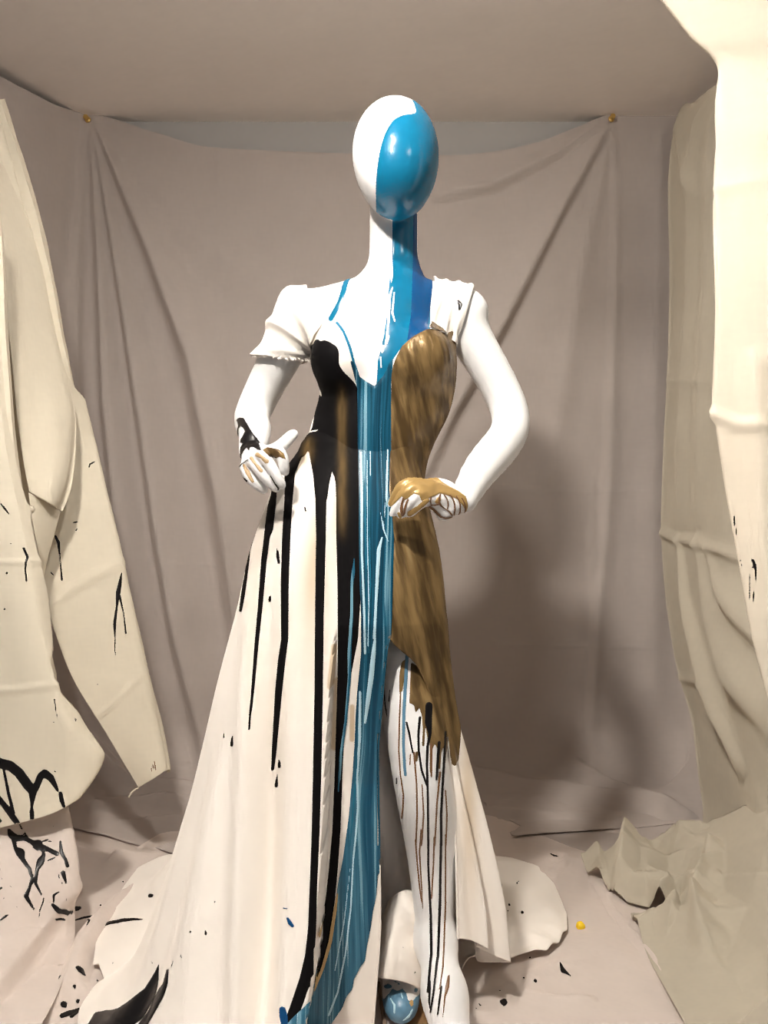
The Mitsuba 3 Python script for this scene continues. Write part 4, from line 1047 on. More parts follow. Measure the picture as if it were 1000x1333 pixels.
        [(-0.2139,0.8484),(-0.2147,0.8477),(-0.2173,0.8333),(-0.2163,0.8313),(-0.2141,0.8306),(-0.2119,0.8316),(-0.211,0.8336),(-0.2129,0.8478)],
        [(-0.2782,0.5948),(-0.2792,0.594),(-0.2821,0.5719),(-0.2816,0.5707),(-0.2795,0.57),(-0.2777,0.5705),(-0.2762,0.5716),(-0.2752,0.5738),(-0.2771,0.5944),(-0.2774,0.5948)],
        [(-0.1881,0.5629),(-0.1889,0.5621),(-0.1908,0.5416),(-0.1899,0.5399),(-0.1885,0.5396),(-0.1869,0.5401),(-0.1855,0.5412),(-0.1846,0.5433),(-0.1873,0.5624)],
        [(-0.1922,0.5289),(-0.1933,0.5279),(-0.1967,0.5069),(-0.1966,0.5062),(-0.195,0.5047),(-0.1933,0.5048),(-0.1915,0.5056),(-0.1899,0.5079),(-0.1898,0.5087),(-0.191,0.5282),(-0.1913,0.5288)],
        [(-0.2973,0.5884),(-0.2981,0.5877),(-0.2983,0.581),(-0.2977,0.5803),(-0.2964,0.5803),(-0.2952,0.581),(-0.2948,0.582),(-0.2963,0.5882)],
        [(-0.1494,1.01),(-0.15,1.01),(-0.1503,1.009),(-0.1491,1.002),(-0.1484,1.001),(-0.1472,1.001),(-0.1463,1.001),(-0.1462,1.002),(-0.1485,1.01)],
        [(-0.31,0.2723),(-0.3113,0.2714),(-0.3116,0.2667),(-0.3109,0.2655),(-0.3094,0.2651),(-0.308,0.2657),(-0.3075,0.2669),(-0.3087,0.2716)],
        [(-0.3401,0.2672),(-0.3395,0.2665),(-0.3363,0.2662),(-0.3354,0.268),(-0.3358,0.2688),(-0.3379,0.2691),(-0.3389,0.2687)],
        [(-0.2986,0.316),(-0.2984,0.3144),(-0.2967,0.314),(-0.2953,0.3147),(-0.2957,0.316),(-0.2969,0.3166)]],
    'SKIRT_BLUE': [[(-0.0509,1.159),(-0.0478,1.038),(-0.0452,0.8679),(-0.0422,0.8124),(-0.0423,0.7416),(-0.0496,0.6692),(-0.0526,0.6252),(-0.0543,0.5809),(-0.059,0.5061),(-0.0663,0.426),(-0.0764,0.3539),(-0.0864,0.3037),(-0.0993,0.2181),(-0.1187,0.1396),(-0.1273,0.1241),(-0.122,0.1992),(-0.1281,0.1943),(-0.1564,0.1739),(-0.1707,0.1594),(-0.1467,0.159),(-0.1421,0.0261),(-0.1144,0.0251),(-0.0999,0.0354),(-0.078,0.0688),(-0.0708,0.0896),(-0.0592,0.1047),(-0.0563,0.1236),(-0.0433,0.1484),(-0.0361,0.157),(-0.0317,0.1874),(-0.0245,0.2235),(-0.0216,0.248),(-0.0144,0.2811),(-0.0115,0.32),(0,0.3315),(0.0072,0.5216),(0.0212,0.7409),(0.0127,0.7621),(0.0156,0.839),(0.018,0.9518),(0.0145,0.9978),(0.0088,1.039),(0.012,1.16)],
        [(-0.0561,0.9148),(-0.0597,0.8897),(-0.0621,0.868),(-0.0618,0.8126),(-0.0668,0.7419),(-0.0664,0.6985),(-0.0736,0.6109),(-0.083,0.5512),(-0.0859,0.5063),(-0.0871,0.4769),(-0.0866,0.4758),(-0.0856,0.4754),(-0.0846,0.4758),(-0.0842,0.4768),(-0.0809,0.5062),(-0.0773,0.5511),(-0.0687,0.6107),(-0.0607,0.6985),(-0.0598,0.7419),(-0.0562,0.8126),(-0.0565,0.8679),(-0.0534,0.8889),(-0.0543,0.9141),(-0.0551,0.9151)]],
    'BLUE_PALE': [[(-0.005,0.9532),(-0.0057,0.9523),(-0.0136,0.9307),(-0.016,0.8815),(-0.018,0.8257),(-0.0211,0.7697),(-0.0203,0.7676),(-0.0183,0.7667),(-0.0163,0.7675),(-0.0155,0.7695),(-0.0131,0.8256),(-0.0065,0.9304),(-0.0029,0.952),(-0.0036,0.9532)],
        [(-0.018,0.7715),(-0.0189,0.7702),(-0.0239,0.742),(-0.0341,0.6539),(-0.0378,0.6099),(-0.0372,0.6083),(-0.0357,0.6076),(-0.0346,0.6078),(-0.0336,0.6091),(-0.0258,0.6524),(-0.0191,0.6972),(-0.0155,0.7407),(-0.0148,0.7695),(-0.0151,0.7706),(-0.0159,0.7714),(-0.0169,0.7717)],
        [(-0.0455,1.115),(-0.0463,1.114),(-0.0466,1.113),(-0.0444,1.024),(-0.0434,0.9239),(-0.0387,0.8123),(-0.0373,0.7414),(-0.0367,0.7398),(-0.0353,0.7391),(-0.0338,0.7397),(-0.0331,0.7412),(-0.0345,0.8122),(-0.0391,0.9239),(-0.0394,1.024),(-0.0422,1.113),(-0.0425,1.114),(-0.0433,1.115),(-0.0444,1.115)],
        [(-0.0327,1.099),(-0.0333,1.098),(-0.0324,0.9521),(-0.0292,0.8259),(-0.031,0.7556),(-0.0306,0.7546),(-0.0296,0.7541),(-0.0286,0.7545),(-0.0282,0.7555),(-0.0271,0.8259),(-0.0304,0.9521),(-0.0315,1.098),(-0.0318,1.099)],
        [(-0.0461,0.6706),(-0.0468,0.6691),(-0.0486,0.5807),(-0.0525,0.506),(-0.0508,0.4477),(-0.0551,0.39),(-0.0591,0.3466),(-0.0636,0.2596),(-0.0737,0.1727),(-0.0884,0.0993),(-0.1062,0.0554),(-0.106,0.0537),(-0.1052,0.0528),(-0.1042,0.0524),(-0.1031,0.0526),(-0.1023,0.0534),(-0.085,0.0985),(-0.0706,0.172),(-0.0604,0.2597),(-0.0562,0.3467),(-0.0515,0.39),(-0.0472,0.4476),(-0.0482,0.506),(-0.0429,0.5805),(-0.0425,0.6689),(-0.0428,0.67),(-0.0441,0.6711),(-0.0452,0.6711)],
        [(0.0041,1.1),(0.0033,1.099),(0.0019,1.039),(-0.0022,0.9662),(-0.0014,0.9655),(-0.0007,0.9662),(0.0039,1.039),(0.0056,1.099),(0.0053,1.099)],
        [(-0.0074,0.9985),(-0.0079,0.9976),(-0.0028,0.9659),(0.0062,0.9442),(0.0075,0.9437),(0.0081,0.9442),(0.0082,0.945),(-0,0.9666),(-0.0065,0.998)],
        [(-0.0636,0.3328),(-0.0641,0.3321),(-0.0761,0.2307),(-0.0934,0.1407),(-0.0933,0.1398),(-0.0927,0.1393),(-0.0919,0.1393),(-0.0914,0.14),(-0.074,0.2302),(-0.0627,0.3321),(-0.0629,0.3326)],
        [(-0.0269,1.16),(-0.0276,1.16),(-0.0278,1.159),(-0.0274,1.068),(-0.0271,1.067),(-0.0263,1.067),(-0.0256,1.067),(-0.0253,1.068),(-0.026,1.159),(-0.0263,1.16)],
        [(0.0064,1.161),(0.0057,1.161),(0.0053,1.16),(0.0046,1.083),(0.0033,1.009),(0.0036,1.009),(0.0043,1.008),(0.0051,1.009),(0.0054,1.009),(0.0072,1.083),(0.0083,1.16),(0.0078,1.161)]],
    'BLUE_DARK': [[(-0.0361,1.137),(-0.0367,1.137),(-0.0371,1.136),(-0.0372,1.103),(-0.0373,1.038),(-0.0364,0.9521),(-0.0343,0.8957),(-0.0338,0.8945),(-0.0326,0.894),(-0.0314,0.8945),(-0.0309,0.8957),(-0.0338,1.038),(-0.0342,1.136),(-0.0346,1.137)],
        [(-0.0274,0.9531),(-0.0282,0.9521),(-0.0273,0.8676),(-0.0296,0.8121),(-0.0293,0.7411),(-0.029,0.7403),(-0.0282,0.74),(-0.0275,0.7403),(-0.0272,0.741),(-0.0268,0.812),(-0.0237,0.8676),(-0.0261,0.9521),(-0.0264,0.9529)],
        [(-0.0459,0.6264),(-0.0465,0.626),(-0.047,0.625),(-0.0505,0.551),(-0.0648,0.3755),(-0.0644,0.3745),(-0.0634,0.3741),(-0.0624,0.3745),(-0.0619,0.3755),(-0.0469,0.5509),(-0.0441,0.6249),(-0.0445,0.626)]],
    'SKIRT_GOLDLINE': [[(-0.0887,0.2873),(-0.0893,0.2865),(-0.0958,0.2543),(-0.1054,0.1986),(-0.1184,0.1551),(-0.1259,0.1367),(-0.1221,0.1924),(-0.132,0.1145),(-0.131,0.1141),(-0.1297,0.1146),(-0.1132,0.151),(-0.0987,0.1949),(-0.0895,0.2525),(-0.0865,0.2859),(-0.0873,0.2872)],
        [(-0.1136,0.2501),(-0.114,0.2531),(-0.1146,0.285),(-0.1153,0.2768),(-0.1156,0.264),(-0.1158,0.2481),(-0.1152,0.246),(-0.112,0.2478),(-0.1123,0.2493)]],
    'SKIRT_BLUESPOT': [[(-0.1639,0.3132),(-0.1651,0.3123),(-0.1652,0.3111),(-0.1614,0.3033),(-0.1554,0.2992),(-0.1541,0.2989),(-0.1523,0.2996),(-0.1516,0.3011),(-0.152,0.3022),(-0.1619,0.313)],
        [(-0.1709,0.3256),(-0.1723,0.3241),(-0.1721,0.3234),(-0.1639,0.3249),(-0.1633,0.3253),(-0.1638,0.326)],
        [(-0.1652,0.1946),(-0.1678,0.1934),(-0.1697,0.1915),(-0.1703,0.1893),(-0.1688,0.1805),(-0.1657,0.1722),(-0.165,0.1711),(-0.1626,0.1697),(-0.1594,0.1689),(-0.1564,0.1693),(-0.1543,0.1707),(-0.1537,0.1729),(-0.1564,0.1825),(-0.1602,0.192),(-0.1616,0.1938),(-0.1627,0.1943)]],
    'LEG_GOLD': [[(0.0508,0.716),(0.0756,0.7011),(0.0965,0.6732),(0.1158,0.631),(0.1307,0.5939),(0.1281,0.5862),(0.1288,0.5681),(0.1215,0.5536),(0.116,0.5381),(0.1114,0.558),(0.1065,0.5488),(0.1047,0.533),(0.1004,0.556),(0.0946,0.5679),(0.09,0.5593),(0.0859,0.5827),(0.0814,0.5737),(0.0773,0.6015),(0.0728,0.588),(0.0703,0.6207),(0.066,0.6347),(0.0588,0.6252),(0.056,0.6391),(0.0474,0.6432)],
        [(0.0334,0.7159),(0.0407,0.7216),(0.0391,0.6912),(0.0346,0.6631),(0.0289,0.6599),(0.029,0.6907)],
        [(0.0762,0.6305),(0.0746,0.6301),(0.074,0.6287),(0.0705,0.5677),(0.0711,0.5663),(0.0726,0.5656),(0.0742,0.5661),(0.0748,0.5675),(0.0784,0.6283),(0.0777,0.6298)],
        [(0.0875,0.5955),(0.0859,0.5951),(0.0853,0.5938),(0.0846,0.5187),(0.085,0.5177),(0.086,0.5172),(0.0871,0.5175),(0.0875,0.5185),(0.0897,0.5931),(0.0891,0.5947)],
        [(0.1051,0.5582),(0.1034,0.558),(0.1027,0.5568),(0.1012,0.5231),(0.1017,0.5218),(0.103,0.521),(0.1044,0.5211),(0.1049,0.5222),(0.1074,0.5554),(0.1067,0.557)],
        [(0.1188,0.5714),(0.1153,0.573),(0.1144,0.5722),(0.1134,0.553),(0.1126,0.5331),(0.113,0.532),(0.1141,0.5311),(0.1153,0.531),(0.1158,0.5317),(0.1194,0.5698)],
        [(0.0619,0.5569),(0.0604,0.5569),(0.0591,0.5562),(0.0583,0.5542),(0.0576,0.54),(0.0582,0.5385),(0.0597,0.538),(0.0608,0.5383),(0.0618,0.5396),(0.064,0.5542),(0.0632,0.5562)]],
    'LEG_BLACK': [[(0.0418,0.6094),(0.0408,0.6086),(0.0406,0.6073),(0.0459,0.5861),(0.0492,0.5684),(0.0523,0.5543),(0.053,0.5534),(0.0542,0.5533),(0.0552,0.5541),(0.0553,0.5553),(0.052,0.5692),(0.0495,0.5872),(0.0439,0.6084),(0.0431,0.6093)],
        [(0.0653,0.6189),(0.0645,0.6181),(0.0642,0.617),(0.0618,0.587),(0.0623,0.5586),(0.0678,0.522),(0.0768,0.4958),(0.0778,0.4945),(0.0789,0.4942),(0.0799,0.4944),(0.0807,0.4951),(0.0809,0.4967),(0.0714,0.5229),(0.066,0.5587),(0.0655,0.5869),(0.0688,0.6169),(0.0685,0.618),(0.0676,0.6188),(0.0665,0.6191)],
        [(0.0805,0.6427),(0.0781,0.6407),(0.0771,0.6376),(0.0756,0.6078),(0.0821,0.5856),(0.0781,0.5651),(0.0768,0.533),(0.0789,0.4777),(0.0814,0.3727),(0.082,0.3712),(0.0833,0.3707),(0.0847,0.3714),(0.0852,0.3729),(0.0811,0.5327),(0.0824,0.5645),(0.088,0.5851),(0.0905,0.6359),(0.0896,0.6392),(0.0872,0.6418),(0.0839,0.6431)],
        [(0.0823,0.3865),(0.0816,0.3857),(0.0814,0.3846),(0.0823,0.33),(0.087,0.2317),(0.0871,0.1719),(0.0844,0.1552),(0.0814,0.1419),(0.0786,0.1268),(0.0792,0.1261),(0.0805,0.1264),(0.082,0.1276),(0.0826,0.1289),(0.0854,0.1438),(0.0885,0.1568),(0.0914,0.1727),(0.0916,0.2099),(0.0914,0.2321),(0.086,0.3304),(0.0851,0.3847),(0.0849,0.3858),(0.0842,0.3866),(0.0832,0.3868)],
        [(0.1151,0.5828),(0.1138,0.5826),(0.1133,0.5815),(0.1123,0.565),(0.1097,0.5379),(0.1073,0.5104),(0.1058,0.4866),(0.1046,0.4618),(0.1035,0.436),(0.1044,0.4045),(0.1054,0.3718),(0.1061,0.37),(0.1076,0.3691),(0.1092,0.3695),(0.1098,0.3711),(0.1088,0.4036),(0.108,0.435),(0.1091,0.4607),(0.1103,0.4854),(0.1119,0.5089),(0.1145,0.536),(0.1174,0.562),(0.1192,0.5815),(0.1196,0.58),(0.1185,0.581),(0.1171,0.5814)],
        [(0.1057,0.3854),(0.1049,0.3847),(0.1046,0.3835),(0.1046,0.3175),(0.1037,0.2562),(0.1018,0.2083),(0.1003,0.1886),(0.0987,0.1701),(0.0919,0.1451),(0.0887,0.1313),(0.0857,0.1171),(0.0829,0.1009),(0.0833,0.1003),(0.0842,0.1005),(0.0855,0.1021),(0.0886,0.1179),(0.0954,0.1458),(0.1029,0.1704),(0.1063,0.208),(0.1085,0.2557),(0.1093,0.3494),(0.1091,0.3827),(0.1088,0.384),(0.108,0.385),(0.1068,0.3856)],
        [(0.1016,0.5711),(0.1002,0.5707),(0.0993,0.5691),(0.0965,0.5342),(0.0948,0.5039),(0.0953,0.5027),(0.0966,0.502),(0.0978,0.5022),(0.0984,0.5033),(0.1054,0.5675),(0.1046,0.5696),(0.1032,0.5707)],
        [(0.1038,0.1412),(0.1026,0.1403),(0.0985,0.1241),(0.0952,0.1031),(0.0955,0.1026),(0.0963,0.1026),(0.0973,0.1035),(0.1015,0.1229),(0.1059,0.1403),(0.1051,0.1412)],
        [(-0.0028,0.7189),(-0.0038,0.7175),(-0.0025,0.6783),(0.0021,0.6338),(0.0063,0.612),(0.007,0.6117),(0.0077,0.6127),(0.0044,0.6349),(-0.0002,0.6788),(-0.0012,0.7179),(-0.0016,0.7188)],
        [(0.0115,0.6647),(0.0109,0.664),(0.0094,0.6416),(0.0097,0.641),(0.0104,0.6409),(0.0111,0.6413),(0.0114,0.6421),(0.0121,0.6642)],
        [(0.0246,0.5023),(0.0239,0.5012),(0.0236,0.4883),(0.0239,0.4876),(0.0246,0.4878),(0.0254,0.4886),(0.0257,0.4896),(0.0253,0.5019),(0.0251,0.5024)],
        [(0.0839,0.1418),(0.0824,0.1399),(0.081,0.1147),(0.0836,0.1045),(0.085,0.1053),(0.0853,0.1061),(0.0837,0.1161),(0.0864,0.1416),(0.0859,0.1423)]],
    'LEG_BROWN': [[(0.0308,0.6618),(0.0302,0.6608),(0.0281,0.6135),(0.027,0.5547),(0.0301,0.5099),(0.0355,0.4718),(0.0351,0.4458),(0.0332,0.4152),(0.0336,0.4145),(0.0344,0.415),(0.0356,0.4175),(0.0374,0.447),(0.038,0.4727),(0.0322,0.5107),(0.0293,0.5552),(0.0306,0.6138),(0.0325,0.661),(0.0319,0.6619)],
        [(0.0552,0.5565),(0.0542,0.5556),(0.054,0.5548),(0.059,0.496),(0.0605,0.4369),(0.0594,0.3682),(0.0598,0.3671),(0.0608,0.3669),(0.0618,0.3678),(0.0622,0.3692),(0.0633,0.4373),(0.0618,0.4962),(0.0574,0.555),(0.0565,0.5564)],
        [(0.0595,0.3824),(0.0586,0.3813),(0.0584,0.3803),(0.0631,0.3252),(0.0676,0.2802),(0.0715,0.2543),(0.0722,0.254),(0.0729,0.255),(0.0656,0.3262),(0.0613,0.3812),(0.0605,0.3826)],
        [(0.0701,0.4974),(0.0694,0.4965),(0.0724,0.4381),(0.0698,0.3711),(0.0702,0.3701),(0.0711,0.3698),(0.072,0.3705),(0.0723,0.3716),(0.075,0.4382),(0.0713,0.4965),(0.071,0.4972)],
        [(0.0694,0.4071),(0.0686,0.4063),(0.0684,0.4055),(0.0665,0.3541),(0.071,0.2865),(0.0734,0.2428),(0.0736,0.2424),(0.0741,0.2423),(0.0748,0.2433),(0.0733,0.2872),(0.069,0.3548),(0.071,0.4058),(0.0706,0.4069)],
        [(0.103,0.5172),(0.1017,0.5166),(0.1014,0.5156),(0.0964,0.4569),(0.0939,0.3729),(0.0943,0.3717),(0.0954,0.3712),(0.0964,0.3716),(0.0968,0.3728),(0.0993,0.4564),(0.1024,0.4862),(0.1059,0.5144),(0.1056,0.5156),(0.1048,0.5166)],
        [(0.0937,0.3916),(0.0929,0.3909),(0.0927,0.3901),(0.0922,0.3307),(0.0893,0.2656),(0.0897,0.2647),(0.0906,0.2644),(0.0916,0.2649),(0.0919,0.2658),(0.0951,0.3307),(0.0956,0.3899),(0.0948,0.3914)],
        [(0.1143,0.4803),(0.1135,0.48),(0.1133,0.4795),(0.1162,0.4328),(0.1153,0.37),(0.1157,0.3688),(0.1166,0.3682),(0.1176,0.3683),(0.118,0.3692),(0.119,0.4318),(0.1158,0.4786),(0.1155,0.4795)],
        [(0.1153,0.3932),(0.1144,0.3928),(0.1143,0.3921),(0.1152,0.335),(0.1155,0.2807),(0.1155,0.2545),(0.1143,0.2247),(0.1125,0.1998),(0.1104,0.1776),(0.1077,0.1599),(0.1036,0.1493),(0.0998,0.1368),(0.1008,0.1363),(0.1018,0.1369),(0.106,0.1494),(0.1106,0.1599),(0.1133,0.1772),(0.1155,0.1993),(0.1174,0.2239),(0.1185,0.2537),(0.118,0.3343),(0.117,0.3914),(0.1166,0.3925)],
        [(0.1178,0.1515),(0.1162,0.1509),(0.1114,0.1411),(0.108,0.1285),(0.1045,0.1017),(0.1054,0.1019),(0.1056,0.1023),(0.1107,0.1284),(0.1182,0.1403),(0.1203,0.1502),(0.1198,0.151)],
        [(0.0875,0.5696),(0.086,0.5693),(0.0853,0.5679),(0.086,0.5107),(0.0864,0.5096),(0.0875,0.5091),(0.0885,0.5094),(0.0889,0.5103),(0.0897,0.5674),(0.0891,0.5689)],
        [(0.049,0.5518),(0.0483,0.5515),(0.048,0.5507),(0.0473,0.5321),(0.0476,0.5314),(0.0483,0.5311),(0.0491,0.5315),(0.0494,0.5323),(0.0501,0.5509),(0.0498,0.5516)]],
    'LEG_BLUE': [[(0.0421,0.731),(0.0408,0.7299),(0.0404,0.7283),(0.0347,0.6288),(0.0343,0.5879),(0.0341,0.567),(0.0363,0.5266),(0.0378,0.5113),(0.0385,0.5096),(0.0403,0.5093),(0.042,0.5104),(0.0427,0.5123),(0.0413,0.5276),(0.0391,0.5677),(0.0404,0.6292),(0.0469,0.7283),(0.0465,0.7299),(0.0453,0.731),(0.0437,0.7315)]],
    'FOOT_BLUE': [[(-0.003,0.0446),(0.006,0.0596),(0.0165,0.0708),(0.0268,0.071),(0.0358,0.0731),(0.0431,0.0686),(0.0457,0.0623),(0.0532,0.0581),(0.0612,0.0573),(0.0702,0.0513),(0.0709,0.0404),(0.0591,0.0241),(0.0413,0.0151),(0.0209,0.0028),(0.0045,0.0133)],
        [(-0.0005,0.0628),(0.0035,0.0645),(0.015,0.0712),(0.0162,0.0728),(0.0149,0.0735),(0.0076,0.0717),(0.0019,0.0661)],
        [(0.0571,0.0678),(0.0572,0.0665),(0.0581,0.0651),(0.0615,0.0619),(0.0638,0.0606),(0.0652,0.0605),(0.0662,0.0626),(0.0618,0.0662)],
        [(0.0211,0.0789),(0.0204,0.0786),(0.0197,0.0777),(0.0294,0.0761),(0.032,0.0767),(0.0322,0.0774),(0.0312,0.078)]],
    'FOOT_GOLD': [[(0.0481,0.0599),(0.0478,0.0585),(0.0482,0.0567),(0.0515,0.0531),(0.0553,0.0534),(0.0548,0.0555),(0.0555,0.0568),(0.0539,0.0589),(0.0518,0.0602),(0.0496,0.0606)]],
    'ARM_BLACK': [[(-0.3024,1.188),(-0.2926,1.191),(-0.2795,1.187),(-0.2676,1.173),(-0.2522,1.151),(-0.2421,1.139),(-0.2243,1.112),(-0.2335,1.115),(-0.2455,1.122),(-0.2508,1.121),(-0.2516,1.114),(-0.2592,1.122),(-0.2648,1.116),(-0.2707,1.108),(-0.2758,1.102),(-0.2744,1.114),(-0.2744,1.123),(-0.2691,1.131),(-0.2754,1.133),(-0.2765,1.139),(-0.2729,1.143),(-0.2679,1.155),(-0.2747,1.164),(-0.2824,1.17),(-0.288,1.164),(-0.2839,1.147),(-0.2929,1.155),(-0.2911,1.173),(-0.2952,1.181)],
        [(-0.2679,1.076),(-0.2685,1.075),(-0.2648,1.065),(-0.2543,1.056),(-0.2529,1.056),(-0.2521,1.057),(-0.2515,1.058),(-0.252,1.059),(-0.2631,1.067),(-0.267,1.075)],
        [(-0.2494,1.097),(-0.2638,1.091),(-0.2709,1.084),(-0.2708,1.083),(-0.2699,1.083),(-0.2626,1.09),(-0.2487,1.096),(-0.2486,1.097)],
        [(-0.2063,1.067),(-0.2069,1.067),(-0.207,1.066),(-0.2006,1.054),(-0.1946,1.043),(-0.1967,1.041),(-0.1963,1.04),(-0.1953,1.04),(-0.1915,1.043),(-0.1911,1.044),(-0.1982,1.054),(-0.2054,1.067)],
        [(-0.2116,1.106),(-0.208,1.107),(-0.2024,1.104),(-0.1952,1.102),(-0.1964,1.099),(-0.2082,1.1)]],
    'HAND_GOLD': [[(-0.2605,1.089),(-0.2622,1.088),(-0.2624,1.086),(-0.2557,1.071),(-0.2445,1.055),(-0.2432,1.054),(-0.241,1.054),(-0.2399,1.055),(-0.2397,1.057),(-0.2492,1.075),(-0.2577,1.088),(-0.2589,1.089)],
        [(-0.2426,1.102),(-0.2454,1.102),(-0.2467,1.101),(-0.2471,1.099),(-0.2465,1.097),(-0.2366,1.086),(-0.2268,1.073),(-0.2243,1.072),(-0.2225,1.072),(-0.221,1.074),(-0.2215,1.077),(-0.2334,1.089),(-0.2408,1.101)],
        [(-0.2325,1.109),(-0.2346,1.108),(-0.2358,1.106),(-0.2358,1.104),(-0.2346,1.102),(-0.2324,1.101),(-0.2243,1.098),(-0.2151,1.088),(-0.2128,1.088),(-0.2107,1.088),(-0.2098,1.089),(-0.2088,1.091),(-0.2087,1.092),(-0.2089,1.093),(-0.21,1.095),(-0.2289,1.108),(-0.2313,1.109)]],
    'INDEX_GOLD': [[(-0.2227,1.114),(-0.2143,1.119),(-0.1925,1.114),(-0.1833,1.107),(-0.1796,1.096),(-0.1848,1.098),(-0.1903,1.101),(-0.1965,1.098),(-0.2078,1.103),(-0.2082,1.1)]],
    'HANDR_GOLD': [[(0.0071,1.014),(0.0166,1.039),(0.0336,1.07),(0.0521,1.072),(0.0715,1.075),(0.0933,1.072),(0.1063,1.058),(0.1214,1.047),(0.1374,1.039),(0.1514,1.029),(0.1557,1.013),(0.154,1),(0.1449,1.013),(0.1324,1.025),(0.114,1.031),(0.1017,1.034),(0.0893,1.028),(0.083,1.026),(0.0672,1.02),(0.0632,1.03),(0.0537,1.033),(0.0422,1.024),(0.0355,1.021),(0.0326,1.029),(0.0192,1.015),(0.0125,1.009)],
        [(0.0759,1.024),(0.074,1.024),(0.061,1.012),(0.0428,1.001),(0.0421,0.9998),(0.0415,0.9974),(0.0422,0.9949),(0.0431,0.9939),(0.0441,0.9931),(0.0465,0.9925),(0.049,0.9931),(0.0666,1.006),(0.08,1.018),(0.0811,1.02),(0.0813,1.021),(0.0807,1.023),(0.08,1.024),(0.0781,1.025)],
        [(0.0996,1.027),(0.0984,1.027),(0.0965,1.026),(0.0922,1.02),(0.0918,1.019),(0.0919,1.018),(0.0937,1.016),(0.0955,1.015),(0.0973,1.016),(0.1033,1.021),(0.1039,1.023),(0.1033,1.025),(0.1017,1.026)],
        [(0.027,1),(0.025,0.9993),(0.0243,0.9981),(0.0243,0.9966),(0.0281,0.9895),(0.0293,0.9888),(0.0308,0.9888),(0.0324,0.9901),(0.0326,0.9922),(0.0293,0.9988),(0.0283,0.9998)]],
    'HANDR_DARK': [[(0.1083,1.033),(0.1078,1.032),(0.1079,1.031),(0.1129,1.025),(0.1154,1.019),(0.1158,1.012),(0.1142,1.005),(0.1145,1.004),(0.1155,1.004),(0.1162,1.005),(0.1181,1.012),(0.1177,1.019),(0.1148,1.026),(0.1096,1.032)],
        [(0.1197,1.032),(0.1192,1.031),(0.1192,1.03),(0.1248,1.024),(0.1279,1.015),(0.1289,1.005),(0.1274,0.9949),(0.1279,0.9941),(0.1292,0.9938),(0.13,0.9946),(0.1316,1.005),(0.1305,1.016),(0.1269,1.025),(0.1209,1.032)],
        [(0.1316,1.03),(0.1311,1.029),(0.1311,1.028),(0.1364,1.021),(0.139,1.012),(0.1393,1.002),(0.1367,0.9923),(0.1372,0.9914),(0.138,0.9913),(0.1388,0.992),(0.1419,1.002),(0.1415,1.012),(0.1386,1.022),(0.1329,1.03)],
        [(0.1423,1.026),(0.1417,1.025),(0.1418,1.025),(0.147,1.016),(0.1492,1.007),(0.1494,0.9988),(0.1446,0.9914),(0.1448,0.9905),(0.1456,0.9902),(0.1463,0.9905),(0.1517,0.9976),(0.1524,1.007),(0.1495,1.017),(0.1439,1.026),(0.1432,1.026)],
        [(0.1015,1.033),(0.1008,1.032),(0.0973,1.023),(0.098,1.015),(0.1049,1.009),(0.1195,0.9994),(0.1238,0.9933),(0.1245,0.993),(0.1257,0.9931),(0.1264,0.994),(0.1261,0.995),(0.1213,1.001),(0.1128,1.006),(0.1065,1.011),(0.1022,1.017),(0.101,1.023),(0.1034,1.032),(0.1028,1.033)],
        [(0.0835,1.027),(0.0829,1.027),(0.0814,1.02),(0.0834,1.012),(0.0842,1.012),(0.0926,1.012),(0.1011,1.014),(0.1014,1.016),(0.101,1.016),(0.1,1.017),(0.0923,1.014),(0.085,1.014),(0.0839,1.02),(0.0852,1.026),(0.0847,1.027)],
        [(0.0806,1.012),(0.08,1.011),(0.0807,1.01),(0.089,1.005),(0.0961,0.9978),(0.1039,0.9909),(0.1138,0.9878),(0.1256,0.9903),(0.1262,0.9908),(0.126,0.9918),(0.125,0.9923),(0.1138,0.9902),(0.1056,0.9938),(0.0988,1.001),(0.0912,1.008),(0.0821,1.012)],
        [(0.0344,1.026),(0.0332,1.025),(0.0302,1.015),(0.0292,1.005),(0.0313,0.9948),(0.032,0.9936),(0.0338,0.9929),(0.0355,0.9936),(0.0362,0.9954),(0.0346,1.005),(0.0351,1.015),(0.0366,1.024),(0.0361,1.026)],
        [(0.0438,1.024),(0.0431,1.023),(0.0379,1.013),(0.0357,1.004),(0.0349,0.9964),(0.0353,0.9954),(0.0359,0.9951),(0.037,0.9952),(0.0376,0.996),(0.0408,1.012),(0.0451,1.022),(0.0448,1.023)]],
    'LONG': [[(-0.8796,0.9383),(-0.881,0.9369),(-0.8811,0.9346),(-0.8741,0.9173),(-0.8672,0.8799),(-0.8602,0.8184),(-0.8591,0.8168),(-0.8574,0.8164),(-0.8565,0.8171),(-0.8559,0.8189),(-0.8646,0.88),(-0.8678,0.9194),(-0.8767,0.9369),(-0.8783,0.9383)],
        [(-0.7226,0.8342),(-0.7231,0.8334),(-0.732,0.7808),(-0.7298,0.7446),(-0.7342,0.6988),(-0.7295,0.6605),(-0.7267,0.6148),(-0.7262,0.6136),(-0.7252,0.6131),(-0.7241,0.6135),(-0.7237,0.6146),(-0.7266,0.6603),(-0.7268,0.6984),(-0.7253,0.7438),(-0.7214,0.7771),(-0.72,0.7979),(-0.7207,0.8329),(-0.7214,0.8342)],
        [(-0.7237,0.774),(-0.7253,0.7727),(-0.7255,0.7704),(-0.7111,0.7202),(-0.7045,0.6697),(-0.7034,0.6681),(-0.7018,0.6678),(-0.7005,0.6688),(-0.7002,0.67),(-0.7083,0.7208),(-0.7203,0.7717),(-0.7217,0.7736)],
